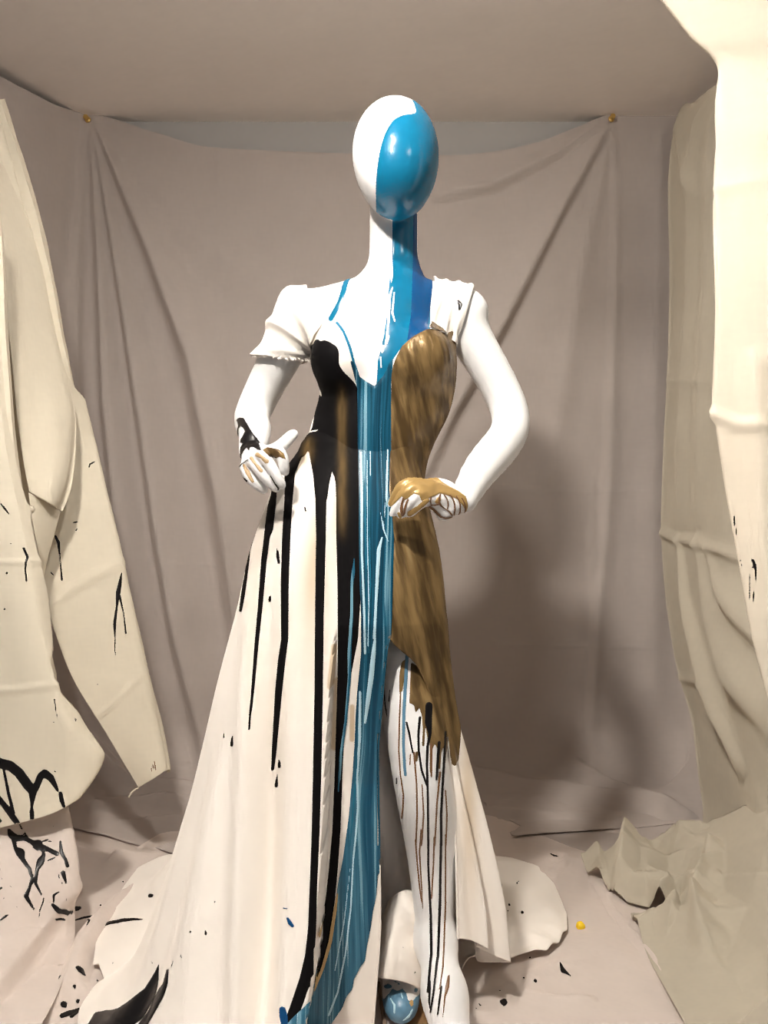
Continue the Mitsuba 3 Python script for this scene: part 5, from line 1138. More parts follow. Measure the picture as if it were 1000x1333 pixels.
        [(-0.8048,1.141),(-0.8159,1.134),(-0.8173,1.125),(-0.8173,1.124),(-0.8168,1.123),(-0.816,1.122),(-0.8151,1.122),(-0.8141,1.123),(-0.8131,1.131),(-0.8034,1.138),(-0.8031,1.139),(-0.8033,1.14),(-0.8041,1.141)],
        [(-0.832,0.9745),(-0.8449,0.973),(-0.8453,0.9725),(-0.8454,0.9717),(-0.8447,0.971),(-0.8368,0.9698),(-0.8314,0.9725),(-0.831,0.9734),(-0.8313,0.9742)],
        [(-0.832,0.9558),(-0.8326,0.9555),(-0.8358,0.9512),(-0.8359,0.9496),(-0.835,0.9483),(-0.8337,0.9481),(-0.8327,0.9491),(-0.8311,0.9545),(-0.8313,0.9553)],
        [(-0.8819,0.841),(-0.8827,0.8408),(-0.8832,0.8401),(-0.8831,0.8381),(-0.8789,0.8322),(-0.8782,0.8316),(-0.877,0.8318),(-0.8763,0.833),(-0.8765,0.8345),(-0.8807,0.8404)],
        [(-0.8955,0.9012),(-0.894,0.8985),(-0.8914,0.8982),(-0.89,0.901),(-0.891,0.9025),(-0.893,0.9043),(-0.8943,0.904)],
        [(-0.8441,0.5943),(-0.8451,0.594),(-0.8458,0.5933),(-0.8461,0.5923),(-0.8458,0.5913),(-0.8382,0.5776),(-0.837,0.5766),(-0.8355,0.5768),(-0.8345,0.578),(-0.8347,0.5796),(-0.8423,0.5933),(-0.8431,0.594)],
        [(-0.7658,0.5407),(-0.7657,0.5392),(-0.7645,0.5383),(-0.7637,0.5384),(-0.7629,0.5398),(-0.7631,0.5407),(-0.7646,0.5414),(-0.7654,0.5413)],
        [(-0.7354,0.8703),(-0.7363,0.8698),(-0.7365,0.8682),(-0.7279,0.8482),(-0.7272,0.8475),(-0.7266,0.8474),(-0.7259,0.8481),(-0.7258,0.8492),(-0.734,0.8694)]],
    'MARK': [[(-0.615,0.3338),(-0.6157,0.3329),(-0.6133,0.3209),(-0.6105,0.3112),(-0.61,0.3106),(-0.6092,0.3105),(-0.6086,0.3114),(-0.6109,0.3214),(-0.6138,0.333),(-0.6143,0.3337)],
        [(-0.6182,0.3261),(-0.619,0.3254),(-0.6167,0.3134),(-0.6161,0.3127),(-0.6152,0.3125),(-0.6145,0.313),(-0.6144,0.3139),(-0.6174,0.3255)],
        [(-0.6217,0.3166),(-0.6223,0.3164),(-0.6226,0.3158),(-0.6214,0.3079),(-0.6211,0.3071),(-0.6203,0.3068),(-0.6195,0.3071),(-0.6192,0.3079),(-0.6208,0.316)],
        [(-0.6199,0.3203),(-0.6205,0.3198),(-0.6202,0.319),(-0.6099,0.3146),(-0.6092,0.3149),(-0.6095,0.3158)]],
    'SPLAT': [[(-0.8195,0.9201),(-0.8208,0.9189),(-0.821,0.917),(-0.8133,0.8975),(-0.8162,0.8719),(-0.8138,0.8432),(-0.8129,0.8419),(-0.812,0.8416),(-0.8107,0.8422),(-0.8102,0.8437),(-0.8131,0.8717),(-0.8086,0.8977),(-0.817,0.9189),(-0.8183,0.9201)],
        [(-0.8664,1.022),(-0.8676,1.021),(-0.8674,1.02),(-0.8594,1.008),(-0.8499,0.9949),(-0.8492,0.9945),(-0.8481,0.9946),(-0.8474,0.9957),(-0.8475,0.997),(-0.8554,1.01),(-0.8649,1.022)],
        [(-0.849,0.9968),(-0.8494,0.9958),(-0.8321,0.9566),(-0.8199,0.9368),(-0.819,0.9364),(-0.8187,0.9376),(-0.8312,0.9572),(-0.8483,0.9965)],
        [(-0.856,0.8631),(-0.8559,0.8605),(-0.8553,0.8592),(-0.8538,0.8596),(-0.8523,0.8593),(-0.8519,0.8607),(-0.8508,0.8618),(-0.8523,0.8641),(-0.8537,0.8649)],
        [(-0.8632,0.7805),(-0.8632,0.7784),(-0.8624,0.7776),(-0.8613,0.7774),(-0.8589,0.7782),(-0.8584,0.7795),(-0.8597,0.7818),(-0.8612,0.7819)],
        [(-0.8462,0.9289),(-0.8455,0.9264),(-0.8446,0.9262),(-0.8439,0.9265),(-0.8431,0.9279),(-0.8432,0.9288),(-0.8438,0.9295)],
        [(-0.7521,0.5703),(-0.7532,0.5699),(-0.7536,0.5682),(-0.7476,0.5323),(-0.7472,0.5316),(-0.7464,0.5315),(-0.7456,0.5325),(-0.7505,0.569),(-0.7509,0.5698)],
        [(-0.7143,0.5231),(-0.7129,0.5175),(-0.7112,0.5163),(-0.7112,0.5198),(-0.7126,0.5237),(-0.7133,0.5239),(-0.7142,0.5248)],
        [(-0.7246,0.876),(-0.7236,0.8744),(-0.7219,0.8746),(-0.7212,0.876),(-0.7211,0.8769),(-0.7227,0.8779),(-0.7243,0.8769)],
        [(-0.7555,0.5203),(-0.7549,0.5191),(-0.7542,0.5187),(-0.7529,0.5196),(-0.7527,0.5212),(-0.7541,0.5219),(-0.7549,0.5216)],
        [(-0.9178,0.4397),(-0.9182,0.4368),(-0.9178,0.4338),(-0.9166,0.4311),(-0.9146,0.4288),(-0.912,0.4271),(-0.8863,0.4145),(-0.8833,0.4135),(-0.8738,0.4117),(-0.8676,0.3839),(-0.861,0.3565),(-0.8496,0.3241),(-0.8737,0.3474),(-0.8997,0.3717),(-0.9013,0.3727),(-0.9051,0.3734),(-0.9071,0.3731),(-0.9105,0.3711),(-0.9117,0.3696),(-0.9124,0.3679),(-0.9126,0.3661),(-0.9123,0.3643),(-0.9115,0.3627),(-0.8831,0.3386),(-0.8456,0.2983),(-0.8328,0.2883),(-0.8298,0.2875),(-0.8267,0.2883),(-0.8245,0.2905),(-0.8237,0.2936),(-0.8239,0.2952),(-0.8245,0.2966),(-0.8393,0.3128),(-0.8385,0.3143),(-0.8386,0.316),(-0.8538,0.3587),(-0.8609,0.3844),(-0.8676,0.4105),(-0.8601,0.4091),(-0.8425,0.3968),(-0.821,0.3701),(-0.8097,0.3594),(-0.8046,0.3399),(-0.8033,0.3295),(-0.8045,0.3183),(-0.8011,0.301),(-0.7999,0.299),(-0.798,0.2979),(-0.7957,0.2979),(-0.7938,0.299),(-0.7927,0.301),(-0.7925,0.3021),(-0.7939,0.3184),(-0.7979,0.3294),(-0.796,0.3393),(-0.7917,0.3592),(-0.7847,0.3739),(-0.7785,0.3909),(-0.7756,0.3921),(-0.7663,0.3867),(-0.7466,0.3619),(-0.7454,0.3612),(-0.7441,0.3611),(-0.7426,0.3623),(-0.7424,0.3642),(-0.7462,0.3764),(-0.7549,0.3963),(-0.7561,0.3979),(-0.7706,0.4106),(-0.7729,0.4116),(-0.7754,0.412),(-0.7778,0.4117),(-0.78,0.4108),(-0.7902,0.4024),(-0.7914,0.4009),(-0.7984,0.3822),(-0.8006,0.3799),(-0.8259,0.4128),(-0.8489,0.4298),(-0.8518,0.4309),(-0.8757,0.4354),(-0.8999,0.4474),(-0.9029,0.4484),(-0.9061,0.4486),(-0.9092,0.4481),(-0.9122,0.4469),(-0.9147,0.445),(-0.9166,0.4425)],
        [(-0.7401,0.3619),(-0.742,0.3608),(-0.743,0.3589),(-0.7431,0.3578),(-0.7399,0.3414),(-0.7326,0.3277),(-0.7305,0.326),(-0.7287,0.326),(-0.7276,0.3265),(-0.727,0.3272),(-0.7268,0.3298),(-0.7349,0.3586),(-0.736,0.3606),(-0.7369,0.3613),(-0.7379,0.3618)],
        [(-0.89,0.3108),(-0.8929,0.3099),(-0.8949,0.3079),(-0.8956,0.3053),(-0.8947,0.3028),(-0.8937,0.3018),(-0.8765,0.2924),(-0.8745,0.2921),(-0.8718,0.2933),(-0.8709,0.2949),(-0.8709,0.2967),(-0.8714,0.2974),(-0.8858,0.3096),(-0.887,0.3103)],
        [(-0.7541,0.4088),(-0.7548,0.4083),(-0.7547,0.4073),(-0.7519,0.4048),(-0.7509,0.4047),(-0.7504,0.405),(-0.75,0.4059),(-0.7504,0.4069)],
        [(-0.7546,0.5712),(-0.7542,0.5701),(-0.7514,0.5691),(-0.751,0.5702),(-0.7502,0.571),(-0.7515,0.573),(-0.7525,0.5734),(-0.7537,0.5733)]],
    'SKIRTING': [[(-0.8523,0.2704),(-0.8529,0.2693),(-0.8519,0.2679),(-0.8306,0.2502),(-0.8486,0.2541),(-0.8581,0.2588),(-0.871,0.2659),(-0.8726,0.2661),(-0.8737,0.2656),(-0.8739,0.2646),(-0.8665,0.2545),(-0.8633,0.2519),(-0.856,0.2478),(-0.8426,0.2332),(-0.8316,0.2237),(-0.8182,0.2148),(-0.7985,0.1994),(-0.788,0.1838),(-0.7889,0.1676),(-0.793,0.1568),(-0.7931,0.1549),(-0.7927,0.1538),(-0.7682,0.1203),(-0.7669,0.1192),(-0.7663,0.1192),(-0.7658,0.1202),(-0.7661,0.121),(-0.7847,0.1529),(-0.7833,0.1646),(-0.7822,0.1827),(-0.7925,0.2005),(-0.8122,0.2172),(-0.8163,0.225),(-0.8195,0.2285),(-0.8245,0.2314),(-0.8374,0.2353),(-0.8445,0.243),(-0.8293,0.2435),(-0.8142,0.2378),(-0.8066,0.2339),(-0.8038,0.2306),(-0.7907,0.2248),(-0.788,0.2267),(-0.7867,0.2265),(-0.7796,0.2193),(-0.7854,0.2132),(-0.7861,0.2121),(-0.7862,0.2107),(-0.7799,0.1734),(-0.7792,0.172),(-0.7565,0.1397),(-0.7619,0.1179),(-0.7586,0.1058),(-0.7578,0.1048),(-0.7567,0.1044),(-0.7559,0.1049),(-0.7559,0.1056),(-0.7596,0.1169),(-0.7533,0.1394),(-0.7742,0.1727),(-0.7762,0.1946),(-0.7702,0.2042),(-0.7699,0.2056),(-0.7723,0.2182),(-0.7733,0.2194),(-0.7799,0.2252),(-0.7743,0.2243),(-0.748,0.2147),(-0.7454,0.2145),(-0.7436,0.2154),(-0.7429,0.217),(-0.7435,0.2191),(-0.7466,0.2216),(-0.773,0.2308),(-0.7853,0.2345),(-0.7881,0.2375),(-0.7934,0.2411),(-0.7998,0.2424),(-0.8058,0.2422),(-0.8067,0.2415),(-0.8212,0.2467),(-0.8486,0.2695),(-0.8505,0.2705)],
        [(-0.7796,0.2429),(-0.7903,0.24),(-0.7907,0.2393),(-0.7892,0.238),(-0.7879,0.2378),(-0.778,0.2399),(-0.7647,0.2354),(-0.7633,0.2353),(-0.7625,0.2358),(-0.7627,0.2368),(-0.7638,0.2376),(-0.7779,0.2428)],
        [(-0.75,0.2135),(-0.7656,0.2092),(-0.7661,0.2085),(-0.7648,0.2071),(-0.7635,0.2068),(-0.7484,0.211),(-0.7479,0.2114),(-0.7481,0.2124)],
        [(-0.7488,0.2404),(-0.7501,0.2395),(-0.7501,0.2386),(-0.7434,0.2201),(-0.7297,0.2052),(-0.7238,0.1933),(-0.7213,0.1911),(-0.7194,0.1906),(-0.7181,0.1911),(-0.7177,0.1916),(-0.7177,0.1932),(-0.718,0.1941),(-0.725,0.2065),(-0.7363,0.2212),(-0.7453,0.2388),(-0.7468,0.2401)],
        [(-0.7284,0.1879),(-0.7294,0.1877),(-0.7307,0.1864),(-0.7308,0.1845),(-0.7304,0.1834),(-0.7179,0.1629),(-0.7068,0.141),(-0.7054,0.1396),(-0.7046,0.14),(-0.7046,0.1412),(-0.7162,0.1669),(-0.7223,0.1839),(-0.725,0.1868),(-0.7261,0.1875)],
        [(-0.7343,0.1831),(-0.7351,0.1829),(-0.7352,0.1822),(-0.733,0.1756),(-0.7318,0.1747),(-0.731,0.1749),(-0.7308,0.1756),(-0.733,0.1821)],
        [(-0.7287,0.1511),(-0.7387,0.1472),(-0.7394,0.1465),(-0.7395,0.1455),(-0.7363,0.1323),(-0.7356,0.131),(-0.7347,0.1304),(-0.7331,0.1306),(-0.7327,0.1313),(-0.7347,0.1439),(-0.7277,0.1489),(-0.7142,0.1386),(-0.7087,0.1129),(-0.7083,0.1125),(-0.7079,0.1139),(-0.713,0.1397),(-0.7276,0.151)],
        [(-0.7374,0.1304),(-0.7386,0.1299),(-0.7392,0.1287),(-0.7386,0.1265),(-0.7307,0.1162),(-0.7286,0.114),(-0.7196,0.0954),(-0.7115,0.0813),(-0.7111,0.0813),(-0.7125,0.0914),(-0.7161,0.1075),(-0.7249,0.1221),(-0.735,0.1298)],
        [(-0.7186,0.084),(-0.7292,0.0973),(-0.7301,0.0969),(-0.7305,0.0948),(-0.73,0.0913),(-0.7193,0.0793),(-0.718,0.08),(-0.7178,0.0813)],
        [(-0.8129,0.1298),(-0.8169,0.1302),(-0.8177,0.1299),(-0.8259,0.1244),(-0.826,0.1236),(-0.8246,0.1222),(-0.8236,0.1221),(-0.8146,0.1262),(-0.8111,0.1263),(-0.8108,0.1271),(-0.8114,0.1286)],
        [(-0.8511,0.2068),(-0.8497,0.2057),(-0.8492,0.2059),(-0.8502,0.2082),(-0.8509,0.209),(-0.852,0.2091)],
        [(-0.8434,0.1941),(-0.842,0.192),(-0.8406,0.1917),(-0.8408,0.1929),(-0.8417,0.1941),(-0.843,0.1946)],
        [(-0.8227,0.1776),(-0.8217,0.1755),(-0.8209,0.1749),(-0.8204,0.1752),(-0.8202,0.1764),(-0.8205,0.1772),(-0.8219,0.1784)],
        [(-0.8413,0.1777),(-0.8401,0.1763),(-0.8368,0.174),(-0.8343,0.175),(-0.8344,0.1764),(-0.8371,0.1794),(-0.8387,0.1795),(-0.8406,0.1803)],
        [(-0.8286,0.1586),(-0.8272,0.1576),(-0.8266,0.1576),(-0.8267,0.1597),(-0.8273,0.1605),(-0.828,0.1606),(-0.8289,0.1601)],
        [(-0.8024,0.1392),(-0.8022,0.1385),(-0.8006,0.1375),(-0.7995,0.1379),(-0.7995,0.1391),(-0.8011,0.1399),(-0.8018,0.14)],
        [(-0.7752,0.2662),(-0.7745,0.2649),(-0.7738,0.2645),(-0.7727,0.2647),(-0.7724,0.2656),(-0.7734,0.2666),(-0.7741,0.2669)],
        [(-0.7251,0.1639),(-0.7235,0.1622),(-0.7231,0.1631),(-0.7224,0.1634),(-0.7237,0.1674),(-0.725,0.1674),(-0.7255,0.1667)],
        [(-0.7432,0.1336),(-0.743,0.1326),(-0.7417,0.1306),(-0.7411,0.1317),(-0.7412,0.1332),(-0.7416,0.1339),(-0.7427,0.134)]],
    'FLOOR': [[(-0.7898,2.002),(-0.791,1.999),(-0.7905,1.995),(-0.7885,1.99),(-0.7856,1.986),(-0.7825,1.983),(-0.7655,1.976),(-0.7625,1.976),(-0.757,1.984),(-0.7566,1.985),(-0.757,1.988),(-0.7576,1.99),(-0.7608,1.996),(-0.7633,1.998),(-0.7727,1.998),(-0.7887,2.002)],
        [(-0.7148,1.957),(-0.7364,1.95),(-0.753,1.932),(-0.7532,1.931),(-0.7525,1.929),(-0.7512,1.927),(-0.75,1.927),(-0.7309,1.94),(-0.7105,1.948),(-0.7098,1.95),(-0.7108,1.953),(-0.7129,1.956)],
        [(-0.8057,1.954),(-0.8066,1.953),(-0.8061,1.95),(-0.8051,1.948),(-0.8032,1.947),(-0.7886,1.945),(-0.7694,1.908),(-0.7542,1.881),(-0.7528,1.879),(-0.7499,1.877),(-0.7476,1.877),(-0.7468,1.878),(-0.7464,1.881),(-0.7475,1.886),(-0.7485,1.888),(-0.7623,1.912),(-0.787,1.953),(-0.7889,1.955),(-0.7906,1.956)],
        [(-0.7761,1.814),(-0.7762,1.813),(-0.7757,1.812),(-0.7737,1.809),(-0.7563,1.799),(-0.7611,1.796),(-0.7717,1.776),(-0.7719,1.774),(-0.7713,1.772),(-0.7703,1.771),(-0.7689,1.769),(-0.7677,1.769),(-0.7669,1.769),(-0.7553,1.787),(-0.7372,1.801),(-0.7184,1.804),(-0.7106,1.772),(-0.709,1.769),(-0.7079,1.768),(-0.707,1.768),(-0.7066,1.769),(-0.7072,1.779),(-0.7118,1.805),(-0.7071,1.808),(-0.7067,1.81),(-0.7075,1.813),(-0.7103,1.818),(-0.7125,1.82),(-0.7143,1.82),(-0.7163,1.817),(-0.7259,1.832),(-0.7276,1.834),(-0.7291,1.834),(-0.7305,1.833),(-0.7299,1.83),(-0.7212,1.813),(-0.7573,1.808),(-0.7749,1.815)],
        [(-0.6961,1.858),(-0.6966,1.856),(-0.6953,1.853),(-0.6849,1.842),(-0.682,1.821),(-0.681,1.819),(-0.6801,1.819),(-0.6795,1.82),(-0.6802,1.841),(-0.6806,1.843),(-0.6817,1.845),(-0.683,1.847),(-0.6946,1.857)],
        [(-0.7163,1.691),(-0.7255,1.686),(-0.7259,1.685),(-0.7252,1.683),(-0.7232,1.681),(-0.7121,1.68),(-0.7009,1.671),(-0.6984,1.657),(-0.6967,1.655),(-0.6954,1.655),(-0.6949,1.655),(-0.6938,1.67),(-0.6952,1.674),(-0.697,1.676),(-0.7135,1.69),(-0.7146,1.691)],
        [(-0.6972,1.645),(-0.6983,1.643),(-0.6981,1.641),(-0.6878,1.614),(-0.6863,1.611),(-0.6844,1.608),(-0.6801,1.604),(-0.678,1.603),(-0.676,1.603),(-0.6744,1.603),(-0.6732,1.604),(-0.6725,1.606),(-0.6723,1.608),(-0.6728,1.627),(-0.6739,1.632),(-0.6751,1.634),(-0.6765,1.636),(-0.6799,1.639),(-0.6832,1.641),(-0.6855,1.639),(-0.6867,1.635),(-0.6927,1.643),(-0.6952,1.645)],
        [(-0.6523,1.679),(-0.6462,1.675),(-0.6428,1.671),(-0.6376,1.671),(-0.6336,1.672),(-0.6298,1.674),(-0.6303,1.679),(-0.6339,1.683),(-0.6386,1.687),(-0.6443,1.688),(-0.6489,1.687),(-0.6523,1.684)],
        [(-0.6403,1.635),(-0.6383,1.633),(-0.6344,1.629),(-0.6327,1.63),(-0.6334,1.635),(-0.6349,1.638),(-0.6386,1.64),(-0.6398,1.639),(-0.6406,1.638)],
        [(-0.6208,1.601),(-0.6183,1.598),(-0.6163,1.595),(-0.6123,1.595),(-0.6128,1.599),(-0.612,1.601),(-0.614,1.604),(-0.6165,1.605),(-0.6203,1.606)],
        [(-0.6479,1.589),(-0.6447,1.584),(-0.6406,1.581),(-0.634,1.582),(-0.6325,1.584),(-0.6343,1.589),(-0.6351,1.594),(-0.6395,1.597),(-0.6434,1.597),(-0.6457,1.595),(-0.6462,1.592)],
        [(-0.6083,1.583),(-0.6256,1.576),(-0.6364,1.565),(-0.6368,1.563),(-0.6367,1.561),(-0.6362,1.559),(-0.6335,1.555),(-0.6312,1.554),(-0.6292,1.554),(-0.6169,1.563),(-0.6038,1.577),(-0.6038,1.578),(-0.6051,1.581),(-0.6072,1.583)],
        [(-0.6073,1.576),(-0.6083,1.576),(-0.6169,1.563),(-0.6169,1.561),(-0.6159,1.558),(-0.6143,1.556),(-0.6125,1.555),(-0.6109,1.555),(-0.6104,1.555),(-0.6034,1.57),(-0.6034,1.572),(-0.6041,1.574),(-0.6053,1.575)],
        [(-0.6773,1.659),(-0.6786,1.658),(-0.679,1.656),(-0.6765,1.643),(-0.6757,1.642),(-0.6743,1.641),(-0.6737,1.641),(-0.6713,1.651),(-0.672,1.654),(-0.6735,1.656),(-0.6754,1.658)],
        [(-0.7172,1.636),(-0.7143,1.633),(-0.7121,1.633),(-0.7117,1.634),(-0.7123,1.636),(-0.7164,1.64),(-0.7172,1.638)],
        [(-0.7095,1.647),(-0.7078,1.644),(-0.7068,1.644),(-0.706,1.644),(-0.7062,1.647),(-0.7082,1.649),(-0.7096,1.649)],
        [(-0.6957,2.052),(-0.6926,2.043),(-0.6878,2.04),(-0.6854,2.039),(-0.688,2.052),(-0.6908,2.054),(-0.6927,2.054),(-0.6951,2.055)],
        [(-0.7168,2.004),(-0.7156,2.002),(-0.7127,1.999),(-0.7116,2),(-0.7122,2.004),(-0.7147,2.009),(-0.7164,2.009),(-0.7174,2.008),(-0.7175,2.006)],
        [(-0.7009,2.126),(-0.6987,2.12),(-0.6955,2.117),(-0.6947,2.119),(-0.6947,2.123),(-0.6992,2.128),(-0.7004,2.128)],
        [(-0.7757,1.82),(-0.7737,1.815),(-0.7722,1.814),(-0.7707,1.813),(-0.7697,1.813),(-0.7706,1.817),(-0.773,1.821),(-0.7744,1.822),(-0.7746,1.82)],
        [(-0.7522,1.746),(-0.7507,1.742),(-0.7484,1.741),(-0.7476,1.741),(-0.7478,1.744),(-0.7488,1.746),(-0.751,1.747)],
        [(-0.6066,1.676),(-0.604,1.673),(-0.6015,1.673),(-0.6017,1.676),(-0.6029,1.678),(-0.6055,1.68),(-0.607,1.678)],
        [(0.2329,1.598),(0.2321,1.591),(0.2333,1.586),(0.238,1.579),(0.2421,1.582),(0.2452,1.586),(0.2473,1.591),(0.2459,1.602),(0.2416,1.603),(0.2373,1.601)],
        [(0.3799,1.717),(0.379,1.716),(0.3786,1.714),(0.3763,1.696),(0.3766,1.693),(0.3781,1.691),(0.3863,1.689),(0.395,1.685),(0.3959,1.685),(0.3963,1.686),(0.3962,1.687),(0.3845,1.704),(0.3809,1.716)],
        [(0.3117,1.657),(0.3115,1.655),(0.3146,1.653),(0.3181,1.655),(0.3194,1.66),(0.3176,1.661),(0.3165,1.663),(0.3143,1.662)],
        [(0.1891,1.605),(0.1884,1.604),(0.1883,1.603),(0.1922,1.589),(0.193,1.588),(0.1941,1.589),(0.195,1.59),(0.1951,1.592),(0.1897,1.604)],
        [(0.2909,1.664),(0.2906,1.661),(0.291,1.66),(0.2928,1.66),(0.2938,1.661),(0.2943,1.663),(0.2943,1.664),(0.2939,1.665),(0.292,1.665)],
        [(0.4814,2.296),(0.48,2.294),(0.4791,2.29),(0.4843,2.266),(0.4927,2.259),(0.4936,2.259),(0.4951,2.26),(0.4959,2.263),(0.4956,2.266),(0.4827,2.296)],
        [(0.3213,1.762),(0.3216,1.758),(0.3225,1.757),(0.324,1.758),(0.3255,1.762),(0.3254,1.766),(0.3242,1.766),(0.3229,1.765)],
        [(0.3893,2.793),(0.3891,2.787),(0.3922,2.78),(0.3972,2.787),(0.3986,2.8),(0.3955,2.804),(0.3908,2.8)],
        [(0.2366,1.63),(0.2362,1.627),(0.2373,1.627),(0.2387,1.627),(0.2389,1.63),(0.2385,1.631)],
        [(0.1823,1.585),(0.1825,1.581),(0.1842,1.581),(0.1853,1.584),(0.1839,1.586)]],
    'FLOOR_BROWN': [[(0.0385,1.577),(0.0439,1.581),(0.0493,1.587),(0.0544,1.593),(0.0595,1.6),(0.0644,1.607),(0.0691,1.612),(0.0735,1.615),(0.0776,1.615),(0.0814,1.612),(0.0847,1.608),(0.0874,1.601),(0.0897,1.593),(0.0914,1.584),(0.0936,1.575),(0.0961,1.566),(0.099,1.559),(0.1023,1.552),(0.1041,1.545),(0.1044,1.538),(0.1032,1.531),(0.1005,1.524),(0.0952,1.519),(0.0873,1.515),(0.0767,1.513),(0.0635,1.512),(0.0522,1.512),(0.0428,1.515),(0.0352,1.52),(0.0295,1.526),(0.0257,1.534),(0.024,1.541),(0.0243,1.549),(0.0267,1.557),(0.0299,1.564),(0.0338,1.571)]],
    'TRAIN_BLACK': [[(-0.4103,1.452),(-0.4162,1.45),(-0.4366,1.448),(-0.4496,1.452),(-0.4631,1.457),(-0.4912,1.47),(-0.5261,1.504),(-0.5526,1.521),(-0.5575,1.499),(-0.5638,1.481),(-0.5333,1.455),(-0.5051,1.434),(-0.4798,1.419),(-0.4651,1.42),(-0.4499,1.419),(-0.4283,1.412),(-0.4049,1.416),(-0.4059,1.434)],
        [(-0.3757,1.389),(-0.383,1.401),(-0.3847,1.387),(-0.4063,1.411),(-0.4133,1.407),(-0.4257,1.412),(-0.4414,1.41),(-0.412,1.367),(-0.4032,1.368),(-0.3942,1.369),(-0.3802,1.371),(-0.3737,1.376)],
        [(-0.5382,1.797),(-0.5379,1.798),(-0.5392,1.8),(-0.58,1.836),(-0.6111,1.86),(-0.6503,1.877),(-0.6603,1.87),(-0.6827,1.888),(-0.6833,1.887),(-0.6828,1.884),(-0.6811,1.881),(-0.655,1.857),(-0.6422,1.859),(-0.6041,1.842),(-0.5765,1.825)],
        [(-0.5615,1.89),(-0.5589,1.885),(-0.5578,1.881),(-0.5546,1.876),(-0.5495,1.871),(-0.5451,1.868),(-0.5419,1.867),(-0.5415,1.87),(-0.544,1.875),(-0.5537,1.885),(-0.558,1.888)],
        [(-0.5797,1.696),(-0.5782,1.693),(-0.5765,1.692),(-0.5762,1.693),(-0.5766,1.695),(-0.5785,1.696),(-0.5793,1.696)],
        [(-0.3545,1.381),(-0.3527,1.379),(-0.3514,1.378),(-0.3505,1.377),(-0.3494,1.378),(-0.351,1.38),(-0.3523,1.381),(-0.354,1.381)],
        [(-0.4296,1.466),(-0.4281,1.463),(-0.4249,1.461),(-0.4245,1.462),(-0.4259,1.463)],
        [(-0.367,1.388),(-0.3683,1.389),(-0.3707,1.387),(-0.3785,1.392),(-0.3778,1.39),(-0.3764,1.389),(-0.3686,1.385)],
        [(0.2951,1.892),(0.2947,1.887),(0.2955,1.886),(0.2989,1.887),(0.3004,1.89),(0.3005,1.894),(0.2999,1.895),(0.2985,1.895)],
        [(0.3221,1.874),(0.3222,1.871),(0.3232,1.87),(0.3252,1.87),(0.3272,1.87),(0.3289,1.872),(0.3294,1.875),(0.3295,1.877),(0.3285,1.879),(0.327,1.88),(0.3229,1.877)],
        [(0.3319,1.998),(0.334,1.998),(0.3354,2),(0.3369,2.003),(0.3387,2.012),(0.3365,2.013),(0.3349,2.01)],
        [(0.2262,1.554),(0.2294,1.555),(0.2305,1.557),(0.2897,1.96),(0.2284,1.556)],
        [(0.2891,1.868),(0.2895,1.866),(0.2914,1.867),(0.2922,1.869),(0.2927,1.871),(0.2911,1.871),(0.2893,1.869)],
        [(0.3392,2.017),(0.34,2.016),(0.3432,2.021),(0.3443,2.027),(0.3431,2.029),(0.3409,2.024)],
        [(-0.0017,1.516),(0.0008,1.514),(0.0013,1.514),(0,1.515)],
        [(0.0359,1.539),(0.0363,1.538),(0.0388,1.54),(0.0372,1.54)],
        [(0.0577,1.539),(0.0579,1.538),(0.0595,1.539),(0.0612,1.54),(0.0613,1.541)],
        [(-0.0083,1.526),(-0.0071,1.524),(-0.0047,1.521),(-0.004,1.521),(-0.0039,1.522),(-0.0047,1.522)],
        [(0.0434,1.539),(0.0446,1.54),(0.0459,1.541),(0.0447,1.541)]],
    'BRIGHT': [[(0.6426,0.9935),(0.6419,0.9922),(0.6425,0.9776),(0.6453,0.9596),(0.6485,0.9442),(0.6488,0.9436),(0.6493,0.9436),(0.6498,0.9448),(0.6468,0.9601),(0.6454,0.9782),(0.6437,0.9926),(0.6433,0.9933)],
        [(0.6665,0.9149),(0.666,0.9137),(0.666,0.9122),(0.6689,0.9039),(0.6702,0.8909),(0.6701,0.8632),(0.6668,0.8349),(0.6647,0.8488),(0.6645,0.8766),(0.6669,0.9005),(0.6664,0.9016),(0.6659,0.9018),(0.6654,0.9016),(0.6649,0.9003),(0.6633,0.8765),(0.6634,0.8486),(0.6651,0.8301),(0.6656,0.8292),(0.6662,0.829),(0.667,0.8296),(0.6692,0.8348),(0.6716,0.8633),(0.6729,0.8912),(0.6722,0.9058),(0.6691,0.9151),(0.6678,0.9158)],
        [(0.6516,0.9143),(0.6511,0.9136),(0.6529,0.9021),(0.6533,0.9014),(0.6539,0.9013),(0.6544,0.9019),(0.6545,0.9029),(0.652,0.9138)]],
}

import scipy.sparse, scipy.sparse.csgraph

def connected(m):
    """The separate pieces of a mesh."""
    if m is None:
        return []
    key = np.unique(np.round(m.vertices, 6), axis=0, return_inverse=True)[1].ravel()
    n, lab = scipy.sparse.csgraph.connected_components(scipy.sparse.coo_matrix((np.ones(3 * len(m.faces)), (key[m.faces].ravel(), key[np.roll(m.faces, 1, 1)].ravel())), shape=(key.max() + 1,) * 2), directed=False)
    face = lab[key[m.faces[:, 0]]]
    out = []
    for c in range(n):
        F = m.faces[face == c]
        if len(F) > 15:
            u, inv = np.unique(F, return_inverse=True)
            out.append(trimesh.Trimesh(m.vertices[u], inv.reshape(-1, 3), process=False))
    return out


